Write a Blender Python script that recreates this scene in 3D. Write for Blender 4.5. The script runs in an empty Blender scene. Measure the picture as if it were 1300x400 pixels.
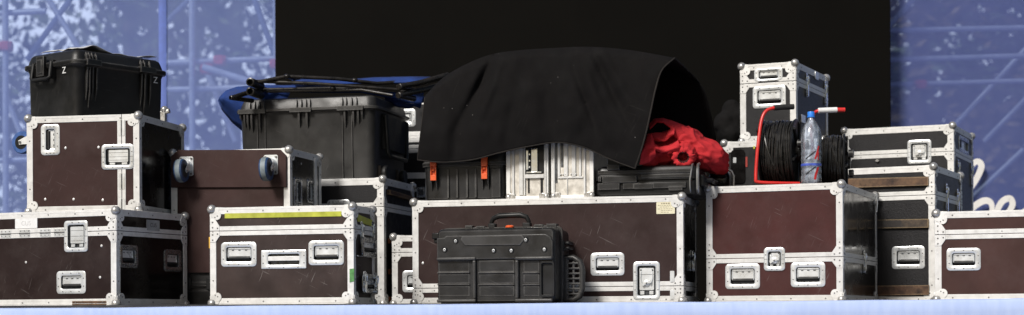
import bpy, bmesh, math, random
from mathutils import Vector, Matrix, noise
random.seed(7)
R = math.radians
COL = bpy.context.scene.collection
SC = bpy.context.scene

# ------------------------------------------------------------------ camera model
DIST, PXM, CX, HY, ROLL, CAMZ = 8.8, 0.004, 650.0, 402.0, 0.30, -0.068
TR = math.tan(R(ROLL))
def ray(px, py):
    yu = py + (px - CX) * TR
    return Vector(((px - CX) * PXM / DIST, 1.0, (HY - yu) * PXM / DIST))
def at(px, py, Y):
    d = ray(px, py)
    return Vector((0, -DIST, CAMZ)) + d * (Y + DIST)

# ------------------------------------------------------------------ materials
def hexc(h):
    h = h.lstrip('#'); o = []
    for i in (0, 2, 4):
        c = int(h[i:i+2], 16) / 255
        o.append(c / 12.92 if c <= 0.04045 else ((c + 0.055) / 1.055) ** 2.4)
    return (*o, 1)
class NT:
    def __init__(s, name):
        s.m = bpy.data.materials.new(name); s.m.use_nodes = True
        s.t = s.m.node_tree; s.b = s.t.nodes['Principled BSDF']; s.out = s.t.nodes['Material Output']
    def n(s, kind, **kw):
        nd = s.t.nodes.new(kind)
        for k, v in kw.items():
            if k in nd.inputs: nd.inputs[k].default_value = v
            else: setattr(nd, k, v)
        return nd
    def l(s, a, b): s.t.links.new(a, b)
    def coords(s, scale=(1, 1, 1), rot=(0, 0, 0), inv=False):
        tc = s.n('ShaderNodeTexCoord'); oi = s.n('ShaderNodeObjectInfo')
        a = s.n('ShaderNodeVectorMath', operation='MULTIPLY_ADD')
        s.l(oi.outputs['Location'], a.inputs[0]); a.inputs[1].default_value = (7.3, 5.1, 3.7); s.l(tc.outputs['Object'], a.inputs[2])
        mp = s.n('ShaderNodeMapping'); mp.vector_type = 'TEXTURE' if inv else 'POINT'; mp.inputs['Scale'].default_value = tuple(1 / q for q in scale) if inv else scale; mp.inputs['Rotation'].default_value = rot
        s.l(a.outputs[0], mp.inputs[0]); return mp.outputs[0]
    def noise(s, vec, scale, detail=4, rough=.55):
        nd = s.n('ShaderNodeTexNoise'); nd.inputs['Scale'].default_value = scale; nd.inputs['Detail'].default_value = detail
        nd.inputs['Roughness'].default_value = rough; s.l(vec, nd.inputs['Vector']); return nd.outputs['Fac']
    def ramp(s, fac, stops):
        r = s.n('ShaderNodeValToRGB'); e = r.color_ramp.elements
        while len(e) < len(stops): e.new(.5)
        for q, (p, c) in zip(e, stops):
            q.position = p; q.color = c if hasattr(c, '__len__') else (c, c, c, 1)
        s.l(fac, r.inputs[0]); return r.outputs[0]
    def mix(s, fac, a, b, mode='MIX'):
        m = s.n('ShaderNodeMix', data_type='RGBA', blend_type=mode)
        for v, i in ((fac, 0), (a, 6), (b, 7)):
            if hasattr(v, 'node'): s.l(v, m.inputs[i])
            elif hasattr(v, '__len__'): m.inputs[i].default_value = v if len(v) == 4 else (*v, 1)
            else: m.inputs[i].default_value = v if i == 0 else (v, v, v, 1)
        return m.outputs[2]
    def bump(s, h, strength=.3, dist=.002):
        b = s.n('ShaderNodeBump'); b.inputs['Strength'].default_value = strength; b.inputs['Distance'].default_value = dist
        s.l(h, b.inputs['Height']); s.l(b.outputs[0], s.b.inputs['Normal'])
    def setp(s, **kw):
        for k, v in kw.items():
            k = k.replace('_', ' ')
            if hasattr(v, 'node'): s.l(v, s.b.inputs[k])
            else: s.b.inputs[k].default_value = v
MATS = {}
def mat(name, col, rough=.5, metal=0., var=.25, scale=14, dust=0., dustcol=(.25, .24, .22, 1), bump=0., bscale=300, spec=.5, roughvar=.15, scratch=0., scratchcol=(.45, .42, .4, 1), edge=0., edgecol=(.17, .163, .155, 1), lint=0., **kw):
    if name in MATS: return MATS[name]
    s = NT(name); c = hexc(col) if isinstance(col, str) else col
    v = s.coords()
    n1 = s.noise(v, scale, 5)
    lo = tuple(x * (1 - var) for x in c[:3]) + (1,); hi = tuple(min(1, x * (1 + var)) for x in c[:3]) + (1,)
    colr = s.ramp(n1, [(.3, lo), (.7, hi)])
    if dust:
        n2 = s.noise(v, 5.5, 6, .7)
        colr = s.mix(s.ramp(n2, [(.45, 0), (.8, dust)]), colr, dustcol)
    if scratch:
        tot = None
        for k, (rot, sc) in enumerate((((0, .45, .2), (3, 3, 95)), ((0, -1.15, .3), (5, 5, 110)), ((0, 1.9, .1), (4, 4, 120)))):
            vv = s.coords(sc, rot, True)
            q = s.ramp(s.noise(vv, 1.7, 2, .5), [(.70, 0), (.735, scratch)])
            if tot is None: tot = q
            else: tot = s.mix(1.0, tot, q, 'LIGHTEN')
        gate = s.ramp(s.noise(v, 4, 3), [(.45, 0), (.65, 1)])
        colr = s.mix(s.mix(1.0, tot, gate, 'MULTIPLY'), colr, scratchcol)
    if edge:
        bv = s.n('ShaderNodeBevel', samples=4); bv.inputs['Radius'].default_value = .011; ge = s.n('ShaderNodeNewGeometry'); dt = s.n('ShaderNodeVectorMath', operation='DOT_PRODUCT')
        s.l(bv.outputs[0], dt.inputs[0]); s.l(ge.outputs['Normal'], dt.inputs[1])
        ew = s.ramp(dt.outputs['Value'], [(.86, edge), (.99, 0)])
        colr = s.mix(s.mix(1.0, ew, s.ramp(s.noise(v, 18, 4), [(.3, .35), (.65, 1)]), 'MULTIPLY'), colr, edgecol)
    if lint:
        vo = s.n('ShaderNodeTexVoronoi'); vo.inputs['Scale'].default_value = 26; s.l(v, vo.inputs['Vector'])
        colr = s.mix(s.mix(1.0, s.ramp(vo.outputs['Distance'], [(.045, lint), (.07, 0)]), s.ramp(s.noise(v, 7, 3), [(.55, 0), (.62, 1)]), 'MULTIPLY'), colr, (.35, .34, .32, 1))
    rr = s.ramp(n1, [(.3, max(.02, rough - roughvar)), (.75, min(1, rough + roughvar))])
    s.setp(Base_Color=colr, Roughness=rr, Metallic=metal)
    s.b.inputs['Specular IOR Level'].default_value = spec
    if bump: s.bump(s.noise(v, bscale, 2), bump)
    s.setp(**kw)
    MATS[name] = s.m
    return s.m

def brown(name, col, scratch=.5, var=.18):
    return mat(name, col, rough=.55, var=var, scale=6, dust=.10, dustcol=(.2, .17, .16, 1), bump=.10, bscale=420, spec=.2, scratch=scratch * .6)
BR_A = brown('phenolic_dark', (.019, .0100, .0090, 1), .35)
BR_B = brown('phenolic_brown', (.037, .0165, .0148, 1), .2)
BR_D = brown('phenolic_grey_brown', (.041, .0200, .0180, 1), .15)
BR_E = brown('phenolic_scuffed', (.040, .0265, .0235, 1), 1.1, .35)
BR_O = brown('phenolic_long', (.029, .0148, .0135, 1), .35)
BR_R = brown('phenolic_red', (.055, .0165, .0150, 1), .35)
BR_Y = brown('phenolic_warm', (.053, .0245, .021, 1), .2)
BLK = mat('black_laminate', (.0105, .010, .011, 1), rough=.5, var=.3, scale=20, bump=.35, bscale=190, spec=.3, dust=.05, scratch=.25)
BLKX = mat('black_pebbled_laminate', (.0105, .010, .0115, 1), rough=.5, var=.4, scale=120, bump=.6, bscale=140, spec=.35, dust=.03)
GLOSS_AND_SHADE = mat('gloss_black_and_side_shade', (.004, .0035, .0035, 1), rough=.22, var=.3, scale=8, spec=.35, dust=.02)  # gloss black; on brown cases it puts the side's shade into the colour
def metalm():
    s = NT('aluminium'); v = s.coords()
    n1 = s.noise(v, 26, 5, .6); n2 = s.noise(s.coords((1, 1, 1)), 7, 6, .75)
    vv = s.coords((3, 3, 3)); n3 = s.noise(vv, 60, 2)
    c = s.ramp(n1, [(.25, (.74, .735, .72, 1)), (.6, (.86, .855, .84, 1))])
    c = s.mix(s.ramp(n2, [(.57, 0), (.76, .5)]), c, (.38, .37, .35, 1))
    c = s.mix(s.ramp(n3, [(.76, 0), (.81, .25)]), c, (.25, .24, .23, 1))
    oi = s.n('ShaderNodeObjectInfo'); c = s.mix(1.0, c, s.ramp(oi.outputs['Random'], [(0, (.80, .80, .79, 1)), (1, (1, 1, .99, 1))]), 'MULTIPLY')
    s.setp(Base_Color=c, Metallic=.3, Roughness=s.ramp(n1, [(.3, .38), (.7, .55)])); s.bump(n1, .12); return s.m
ALU = metalm()
ALUP = mat('brushed_aluminium', (.66, .63, .57, 1), rough=.42, metal=.45, var=.16, scale=30, dust=.12)
ZINC = mat('zinc_plate', (.76, .78, .78, 1), rough=.34, metal=.5, var=.09, scale=14, dust=.10, dustcol=(.4, .4, .38, 1))
CHROME = mat('chrome_steel', (.72, .75, .76, 1), rough=.2, metal=.85, var=.1, scale=30)
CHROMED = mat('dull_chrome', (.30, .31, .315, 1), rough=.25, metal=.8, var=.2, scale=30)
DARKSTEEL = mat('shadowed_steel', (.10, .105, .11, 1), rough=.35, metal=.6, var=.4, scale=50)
BALL = mat('ball_steel', (.50, .49, .47, 1), rough=.32, metal=.6, var=.25, scale=60, dust=.2, dustcol=(.25, .23, .2, 1))
RIVET = mat('rivet_steel', (.20, .195, .19, 1), rough=.4, metal=.6, var=.3, scale=50)
RIVETW = mat('bright_rivet', (.75, .74, .72, 1), rough=.35, metal=.4, var=.1)
RUBBER = mat('rubber', (.010, .010, .010, 1), rough=.6, var=.3, scale=30, dust=.08)
PLAST = mat('black_resin', (.0095, .0092, .0090, 1), rough=.42, var=.35, scale=9, dust=.16, dustcol=(.09, .085, .075, 1), bump=.25, bscale=500, spec=.45, scratch=.3, scratchcol=(.16, .155, .15, 1), edge=.75)
PLASTG = mat('worn_grey_resin', (.027, .0262, .025, 1), rough=.44, var=.35, scale=7, dust=.2, dustcol=(.12, .115, .105, 1), bump=.25, bscale=500, spec=.45, scratch=.4, scratchcol=(.2, .195, .19, 1), edge=.7)
PLASTD = mat('dark_resin', (.010, .010, .010, 1), rough=.45, var=.3, scale=9, spec=.35, dust=.06, dustcol=(.06, .06, .055, 1))
ORANGE = mat('orange_plastic', (.75, .11, .025, 1), rough=.4, var=.1)
BLUEW = mat('blue_tyre', (.035, .10, .30, 1), rough=.5, var=.25, scale=40, dust=.15)
BLUED = mat('dark_blue_tyre', (.022, .055, .14, 1), rough=.5, var=.25, scale=40, dust=.15)
TREAD = mat('grey_blue_tread', (.20, .24, .26, 1), rough=.6, var=.25, scale=40)
WOOD = mat('worn_wood', (.060, .027, .013, 1), rough=.6, var=.6, scale=22, dust=.5, dustcol=(.33, .21, .11, 1), bump=.4, bscale=90, edge=.9, edgecol=(.42, .30, .17, 1))
WOODD = mat('charred_wood_strip', (.016, .012, .010, 1), rough=.6, var=.5, scale=18, dust=.5, dustcol=(.3, .2, .11, 1), bump=.3, bscale=90, edge=.9, edgecol=(.42, .30, .15, 1))
YEL = mat('yellow_tape', (.46, .48, .045, 1), rough=.5, var=.3, scale=22, dust=.35, dustcol=(.3, .28, .1, 1))
GRN = mat('green_tape', (.06, .22, .05, 1), rough=.55, var=.4, scale=60, dust=.3)
PAPER = mat('cream_paper', (.75, .70, .50, 1), rough=.8, var=.08, scale=80)
WHITE = mat('white_plate', (.78, .78, .77, 1), rough=.5, var=.08, scale=40)
PLASTICSHEET = mat('clear_white_sheet', (.62, .62, .60, 1), rough=.35, var=.25, scale=12, spec=.6)
INK = mat('grey_ink', (.10, .09, .085, 1), rough=.8, var=.1)
FAINT = mat('faint_ink', (.52, .52, .51, 1), rough=.8, var=.1)
WINK = mat('white_ink', (.75, .75, .74, 1), rough=.7, var=.2, scale=90)
RED = mat('red_enamel', (.62, .03, .025, 1), rough=.35, var=.12, dust=.05)
CABLE = mat('black_cable', (.020, .0185, .0165, 1), rough=.36, var=.4, scale=30, dust=.15, dustcol=(.06, .06, .055, 1), spec=.5)
BLUECLOTH = mat('blue_canvas', (.007, .034, .17, 1), rough=.85, var=.35, scale=12, bump=.4, bscale=200)
TUBEB = mat('black_tube', (.016, .014, .012, 1), rough=.35, metal=.2, var=.4, scale=30, dust=.2, dustcol=(.12, .10, .08, 1))
def fabric(name, col, **kw):
    return mat(name, col, rough=.92, var=kw.pop('var', .3), scale=kw.pop('scale', 9), bump=.5, bscale=420, spec=.15, **kw)
BLACKCLOTH = fabric('black_molton', (.0050, .0044, .0045, 1), dust=.15, dustcol=(.026, .024, .024, 1), lint=.6, scratch=.06, scratchcol=(.2, .19, .17, 1))
HEM = fabric('hem_tape', (.026, .023, .021, 1))
REDCLOTH = mat('red_nylon', (.50, .030, .036, 1), rough=.85, var=.22, scale=10, bump=.4, bscale=160, spec=.15)
DARKRED = mat('dark_red_cuff_shade', (.05, .004, .004, 1), rough=.9, var=.3)  # the dark inside the open cuff is put into this colour
BAG = fabric('black_bag_cloth', (.007, .0065, .0065, 1))

# ------------------------------------------------------------------ mesh builder
def rrect(w, h, r, n=4, cx=0, cy=0):
    r = min(r, w / 2 - 1e-4, h / 2 - 1e-4); o = []
    for (sx, sy, a0) in ((1, 1, 0), (-1, 1, 90), (-1, -1, 180), (1, -1, 270)):
        for k in range(n + 1):
            a = R(a0 + 90 * k / n)
            o.append((cx + sx * (w / 2 - r) + r * math.cos(a), cy + sy * (h / 2 - r) + r * math.sin(a)))
    return o
class MB:
    def __init__(s, M=None): s.v = []; s.f = []; s.mi = []; s.M = M or Matrix.Identity(4)
    def add(s, vs, fs, mi=0):
        b = len(s.v); s.v += [s.M @ Vector(p) for p in vs]
        for f in fs: s.f.append([b + i for i in f]); s.mi.append(mi)
    def box(s, x0, x1, y0, y1, z0, z1, mi=0):
        if x1 - x0 < 1e-5 or y1 - y0 < 1e-5 or z1 - z0 < 1e-5: return
        vs = [(x, y, z) for z in (z0, z1) for y in (y0, y1) for x in (x0, x1)]
        s.add(vs, [(0, 2, 3, 1), (4, 5, 7, 6), (0, 1, 5, 4), (2, 6, 7, 3), (0, 4, 6, 2), (1, 3, 7, 5)], mi)
    def loft(s, loops, cap0=True, cap1=True, mi=0, closed=True):
        n = len(loops[0]); vs = [p for L in loops for p in L]; fs = []
        for i in range(len(loops) - 1):
            for j in range(n if closed else n - 1):
                k = (j + 1) % n
                fs.append((i * n + j, i * n + k, (i + 1) * n + k, (i + 1) * n + j))
        if cap0: fs.append(tuple(reversed(range(n))))
        if cap1: fs.append(tuple(range((len(loops) - 1) * n, len(loops) * n)))
        s.add(vs, fs, mi)
    def prism(s, pts, n0, n1, mi=0):      # polygon in u,v extruded along n
        s.loft([[(u, v, n0) for u, v in pts], [(u, v, n1) for u, v in pts]], mi=mi)
    def cyl(s, a, b, r0, r1=None, n=14, mi=0, caps=True):
        r1 = r0 if r1 is None else r1; a = Vector(a); b = Vector(b); d = (b - a).normalized()
        u = d.orthogonal().normalized(); w = d.cross(u)
        s.loft([[a + (u * math.cos(t) + w * math.sin(t)) * r0 for t in [2 * math.pi * k / n for k in range(n)]],
                [b + (u * math.cos(t) + w * math.sin(t)) * r1 for t in [2 * math.pi * k / n for k in range(n)]]], caps, caps, mi)
    def tube(s, pts, r, n=10, mi=0, caps=True):
        pts = [Vector(p) for p in pts]; loops = []; up = None
        for i, p in enumerate(pts):
            d = (pts[min(i + 1, len(pts) - 1)] - pts[max(i - 1, 0)]).normalized()
            if up is None: up = d.orthogonal().normalized()
            up = (up - d * up.dot(d)).normalized(); w = d.cross(up)
            rr = r[i] if hasattr(r, '__len__') else r
            loops.append([p + (up * math.cos(2 * math.pi * k / n) + w * math.sin(2 * math.pi * k / n)) * rr for k in range(n)])
        s.loft(loops, caps, caps, mi)
    def lathe(s, prof, c=(0, 0, 0), axis='z', n=24, mi=0, caps=True):
        loops = []
        for r, h in prof:
            L = []
            for k in range(n):
                a = 2 * math.pi * k / n; x, y = r * math.cos(a), r * math.sin(a)
                p = (x, y, h) if axis == 'z' else ((h, x, y) if axis == 'x' else (x, h, y))
                L.append(Vector(p) + Vector(c))
            loops.append(L)
        s.loft(loops, caps, caps, mi)
    def sphere(s, c, r, n=12, m=8, mi=0, sc=(1, 1, 1)):
        c = Vector(c); loops = []
        for i in range(m + 1):
            t = -math.pi / 2 + math.pi * i / m; rr = max(1e-4, math.cos(t)) * r
            loops.append([c + Vector((rr * math.cos(2 * math.pi * k / n) * sc[0], rr * math.sin(2 * math.pi * k / n) * sc[1], math.sin(t) * r * sc[2])) for k in range(n)])
        s.loft(loops, mi=mi)
    def build(s, name, mats, parent=None, bevel=0, smooth=40, seg=2, recalc=True, loc=None):
        me = bpy.data.meshes.new(name); me.from_pydata([tuple(p) for p in s.v], [], s.f)
        mats = mats if isinstance(mats, (list, tuple)) else [mats]
        for m in mats: me.materials.append(m)
        for p, i in zip(me.polygons, s.mi): p.material_index = i
        if recalc:
            bm = bmesh.new(); bm.from_mesh(me); bmesh.ops.recalc_face_normals(bm, faces=bm.faces); bm.to_mesh(me); bm.free()
        if smooth:
            for p in me.polygons: p.use_smooth = True
            me.set_sharp_from_angle(angle=R(smooth))
        me.update()
        o = bpy.data.objects.new(name, me); COL.objects.link(o)
        if parent: o.parent = parent
        if loc is not None: o.location = loc
        if bevel:
            b = o.modifiers.new('bevel', 'BEVEL'); b.width = bevel; b.segments = seg; b.limit_method = 'ANGLE'; b.angle_limit = R(50)
        return o
def empty(name, loc=(0, 0, 0), rz=0):
    o = bpy.data.objects.new(name, None); COL.objects.link(o); o.location = loc; o.rotation_euler = (0, 0, rz); o.empty_display_size = .1
    return o
def tag(o, label=None, cat=None, group=None, kind=None):
    if label: o['label'] = label
    if cat: o['category'] = cat
    if group: o['group'] = group
    if kind: o['kind'] = kind
    return o
def text(name, body, size, M, m, parent):
    c = bpy.data.curves.new(name, 'FONT'); c.body = body; c.size = size; c.align_x = 'CENTER'; c.align_y = 'CENTER'; c.extrude = .0004
    c.materials.append(m); t = bpy.data.objects.new(name, c); COL.objects.link(t)
    me = bpy.data.meshes.new_from_object(t.evaluated_get(bpy.context.evaluated_depsgraph_get())); bpy.data.objects.remove(t)
    o = bpy.data.objects.new(name, me); COL.objects.link(o); o.parent = parent; o.matrix_local = M; return o

# ------------------------------------------------------------------ a case frame: near bottom corner, yaw, sizes read from sightlines
class Box:
    """local axes: x runs from -W to 0 along the front, y 0..D to the back, z 0..H; origin at the near bottom corner"""
    def __init__(s, xc, Y, ytop, z0, yaw, xl=None, xr=None, W=None, D=None, H=None):
        s.z0 = z0; s.yaw = R(yaw); c, n = math.cos(s.yaw), math.sin(s.yaw)
        p = at(xc, ytop, Y); s.o = Vector((p.x, Y, z0)); s.H = H if H else p.z - z0
        k = PXM / DIST
        if W: s.W = W
        else:
            t = (xl - CX) * k   # (o.x - c w) = t (Y + DIST + n w)
            s.W = (s.o.x - t * (Y + DIST)) / (c + t * n)
        if D: s.D = D
        else:
            t = (xr - CX) * k   # o.x + n d = t (Y + DIST + c d)
            s.D = (t * (Y + DIST) - s.o.x) / (n - t * c)
        s.ax = Vector((c, -n, 0)); s.ay = Vector((n, c, 0))
    def M(s, face, inset=0.):
        W, D, H = s.W, s.D, s.H
        if face == 'front': cols = ((1, 0, 0), (0, 0, 1), (0, -1, 0)); o = (0, inset, 0)
        elif face == 'right': cols = ((0, 1, 0), (0, 0, 1), (1, 0, 0)); o = (-inset, 0, 0)
        elif face == 'left': cols = ((0, -1, 0), (0, 0, 1), (-1, 0, 0)); o = (-W + inset, 0, 0)
        else: cols = ((1, 0, 0), (0, 1, 0), (0, 0, 1)); o = (0, 0, H - inset)
        m = Matrix.Identity(4)
        for j, cc in enumerate(cols):
            for i in range(3): m[i][j] = cc[i]
        for i in range(3): m[i][3] = o[i]
        return m
    def uv(s, face, px, py):
        d = ray(px, py); C0 = Vector((0, -DIST, CAMZ)); p0 = s.o
        nrm = s.ay if face == 'front' else s.ax
        t = (p0 - C0).dot(nrm) / d.dot(nrm); q = C0 + d * t - p0
        return (q.dot(s.ax if face == 'front' else s.ay), q.z)
    def rect(s, face, x0, y0, x1, y1):
        ym, xm = (y0 + y1) / 2, (x0 + x1) / 2
        a = s.uv(face, x0, ym); b = s.uv(face, x1, ym); c = s.uv(face, xm, y0); d = s.uv(face, xm, y1)
        return ((a[0] + b[0]) / 2, (c[1] + d[1]) / 2, abs(b[0] - a[0]), abs(c[1] - d[1]))
    def root(s, name):
        return empty(name, s.o, -s.yaw)

def cut(a0, a1, holes):          # interval minus holes
    segs = [(a0, a1)]
    for h0, h1 in holes:
        new = []
        for p, q in segs:
            if h1 <= p or h0 >= q: new.append((p, q)); continue
            if h0 > p: new.append((p, h0))
            if h1 < q: new.append((h1, q))
        segs = new
    return segs
def holed(mb, u0, u1, v0, v1, n, holes, mi=0):     # flat face with rectangular openings
    us = sorted({u0, u1, *[h[0] for h in holes], *[h[1] for h in holes]}); vs = sorted({v0, v1, *[h[2] for h in holes], *[h[3] for h in holes]})
    us = [u for u in us if u0 <= u <= u1]; vs = [v for v in vs if v0 <= v <= v1]
    for i in range(len(us) - 1):
        for j in range(len(vs) - 1):
            cu, cv = (us[i] + us[i+1]) / 2, (vs[j] + vs[j+1]) / 2
            if any(h[0] < cu < h[1] and h[2] < cv < h[3] for h in holes): continue
            mb.add([(us[i], vs[j], n), (us[i+1], vs[j], n), (us[i+1], vs[j+1], n), (us[i], vs[j+1], n)], [(0, 1, 2, 3)], mi)

def at_uv(M, u, v, n=0): return M @ Matrix.Translation((u, v, n))
def dish_loops(w, h, hw, hh, r, proud, depth):
    P = lambda W_, H_, r_, n_: [(a, b, n_) for a, b in rrect(W_, H_, r_)]
    return [P(w, h, r, 0), P(w - .001, h - .001, r, proud * .7), P(w - .006, h - .006, r * .9, proud), P(hw + .008, hh + .008, .012, proud), P(hw, hh, .010, proud * .4),
            P(hw * .97, hh * .97, .009, -depth * .6), P(hw * .90, hh * .90, .008, -depth)]
def ring_rivets(mb, w, h, hw, hh, proud, mi, k=3, r=.0034):
    bx, by = (w + hw) / 4 + .001, (h + hh) / 4 + .001
    pts = []
    for i in range(k):
        t = (i - (k - 1) / 2) / max(1, (k - 1) / 2) if k > 1 else 0
        pts += [(t * hw * .40, by), (t * hw * .40, -by)]
    for t in (-.3, .3): pts += [(bx, t * hh), (-bx, t * hh)]
    for u, v in pts: mb.lathe([(r, proud - .001), (r, proud + .0015), (r * .5, proud + .0022)], (u, v, 0), n=7, mi=mi)
def add_handle(root, M, w, h, horiz=True, dark=False):
    hw, hh = w - .056, h - .050
    if hw < .04: hw = w * .62
    if hh < .04: hh = h * .62
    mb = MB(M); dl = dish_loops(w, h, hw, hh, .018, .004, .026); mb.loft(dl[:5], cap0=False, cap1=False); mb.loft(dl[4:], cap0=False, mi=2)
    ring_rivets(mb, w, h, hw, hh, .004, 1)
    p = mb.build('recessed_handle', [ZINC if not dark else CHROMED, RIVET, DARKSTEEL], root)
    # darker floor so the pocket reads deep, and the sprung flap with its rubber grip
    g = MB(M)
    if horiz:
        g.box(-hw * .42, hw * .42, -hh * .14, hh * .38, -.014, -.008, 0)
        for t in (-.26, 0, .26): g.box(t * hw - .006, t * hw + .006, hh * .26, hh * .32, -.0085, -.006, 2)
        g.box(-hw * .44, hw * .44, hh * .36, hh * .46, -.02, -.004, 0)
        g.cyl((-hw * .42, -hh * .24, -.009), (hw * .42, -hh * .24, -.009), .0095, n=12, mi=1)
        for sx in (-1, 1): g.tube([(sx * hw * .44, hh * .40, -.010), (sx * hw * .45, -hh * .1, -.009), (sx * hw * .42, -hh * .24, -.009)], .004, n=8, mi=0)
    else:
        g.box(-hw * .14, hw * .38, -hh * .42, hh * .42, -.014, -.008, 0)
        for t in (-.26, 0, .26): g.box(hw * .24, hw * .31, t * hh - .006, t * hh + .006, -.0085, -.006, 2)
        g.cyl((-hw * .26, -hh * .42, -.009), (-hw * .26, hh * .42, -.009), .0095, n=12, mi=1)
        for sx in (-1, 1): g.tube([(hw * .40, sx * hh * .44, -.010), (-hw * .1, sx * hh * .45, -.009), (-hw * .26, sx * hh * .42, -.009)], .004, n=8, mi=0)
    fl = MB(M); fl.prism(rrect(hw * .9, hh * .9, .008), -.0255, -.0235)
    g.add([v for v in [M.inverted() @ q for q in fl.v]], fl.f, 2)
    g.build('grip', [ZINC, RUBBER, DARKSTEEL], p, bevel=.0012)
    return (M, hw, hh)
def add_latch(root, M, w, h, key=True, dark=False):
    hw, hh = max(w - .045, w * .58), max(h - .045, h * .62)
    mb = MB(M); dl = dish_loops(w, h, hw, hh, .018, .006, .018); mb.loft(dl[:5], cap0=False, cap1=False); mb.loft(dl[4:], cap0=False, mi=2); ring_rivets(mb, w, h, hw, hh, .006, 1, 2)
    for t in (-1, 1): mb.box(t * (hw / 2 + (w - hw) / 4) - (w - hw) * .2, t * (hw / 2 + (w - hw) / 4) + (w - hw) * .2, -.001, .001, .0055, .0066, 1)
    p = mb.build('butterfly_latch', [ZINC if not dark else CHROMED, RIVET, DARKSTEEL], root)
    g = MB(M)
    g.prism(rrect(hw * .80, hh * .74, .006, cy=hh * .06), -.012, -.006, 0)
    g.box(-hw * .36, -hw * .14, -hh * .46, -hh * .34, -.015, -.006, 0); g.box(hw * .14, hw * .36, -hh * .46, -hh * .34, -.015, -.006, 0)
    g.box(-hw * .42, hw * .42, -hh * .49, -hh * .485, -.017, -.004, 1)
    if not key:
        for q in (.25, .0, -.2): g.box(-hw * .38, hw * .38, hh * q, hh * q + .0015, -.0062, -.0052, 1)
        g.box(-hw * .43, -hw * .40, -hh * .3, hh * .45, -.016, -.0045, 1)
    if key:
        c = -hh * .08
        g.lathe([(.016, -.006), (.016, .001), (.012, .003)], (0, c, 0), n=18, mi=0)
        ca, sa = math.cos(.35), math.sin(.35)
        bow = [(x * ca - y * sa, c + x * sa + y * ca) for x, y in ((-.024, .008), (-.007, .005), (.007, .005), (.024, .008), (.026, 0), (.024, -.008), (.007, -.005), (-.007, -.005), (-.024, -.008), (-.026, 0))]
        g.prism(bow, .003, .008, 0)
        g.lathe([(.0045, .008), (.0045, .0095)], (0, c, 0), n=8, mi=1)
        for sx in (-1, 1): g.lathe([(.0045, -.006), (.0045, -.003)], (sx * hw * .32, hh * .36, 0), n=10, mi=1); g.tube([(sx * hw * .30, hh * .34, -.005), (sx * hw * .33, hh * .1, -.001), (sx * hw * .24, c - .012, -.001)], .0022, n=6)
        g.box(-hw * .38, hw * .38, hh * .205, hh * .22, -.0061, -.0055, 1)
    g.build('twist_key' if key else 'keeper_plate', [ZINC, DARKSTEEL], p, bevel=.0008)
    return (M, hw, hh)
def add_catch(root, M, h=.11, m=None):        # surface draw catch: base plate, lever and hook
    mb = MB(M)
    mb.prism(rrect(.036, h * .55, .008, cy=-h * .22), 0, .004); mb.prism(rrect(.034, h * .32, .008, cy=h * .34), 0, .004)
    mb.tube([(-.012, -h * .15, .006), (-.013, h * .2, .013), (-.008, h * .36, .013), (.008, h * .36, .013), (.013, h * .2, .013), (.012, -h * .15, .006)], .0035, n=8)
    mb.prism(rrect(.022, h * .5, .006, cy=-h * .24), .006, .012); mb.box(-.011, .011, h * .27, h * .33, .004, .016)
    for v in (-h * .42, -h * .08, h * .42): mb.lathe([(.004, .003), (.004, .0065)], (0, v, 0), n=8, mi=1)
    return mb.build('draw_catch', [m or CHROME, RIVET], root)
def ball_corner_mesh():
    mb = MB()                      # corner at origin, case spreads to -x, +y, -z
    mb.sphere((-.008, .008, -.008), .0245, 18, 12)
    for ax in range(3):
        pts = rrect(.046, .046, .010, cx=-.027, cy=-.027); disc = [(-.040 + .023 * math.cos(2 * math.pi * k / 18), -.040 + .023 * math.sin(2 * math.pi * k / 18)) for k in range(18)]
        for poly, t in ((pts, .0025), (disc, .0035)):
            def m3(u, v, n):
                return (u, -n, v) if ax == 0 else ((n, -u, v) if ax == 1 else (u, -v, n))
            mb.loft([[m3(u, v, -.004) for u, v in poly], [m3(u, v, t) for u, v in poly]], mi=1)
        for k in range(2):
            c = (-.043, -.043) if k == 0 else (-.030, -.050)
            L = [[(u, v) for u, v in [(c[0] + r * math.cos(2 * math.pi * q / 7), c[1] + r * math.sin(2 * math.pi * q / 7)) for q in range(7)]] for r in (.0035, .0035)]
            mb.loft([[m3(u, v, .003) for u, v in L[0]], [m3(u, v, .0052) for u, v in L[1]]], mi=2)
    o = mb.build('ball_corner', [BALL, ALU, RIVET]); me = o.data; bpy.data.objects.remove(o); return me
BALLMESH = ball_corner_mesh()
def add_corners(root, B, which=None):
    for sx in (1, -1):
        for sy in (1, -1):
            for sz in (1, -1):
                if sx == -1 and sy == -1: continue
                if which and (sx, sy, sz) not in which: continue
                o = bpy.data.objects.new('ball_corner', BALLMESH); COL.objects.link(o); o.parent = root
                o.location = (0 if sx > 0 else -B.W, 0 if sy > 0 else B.D, B.H if sz > 0 else 0); o.scale = (sx, sy, sz)

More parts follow.
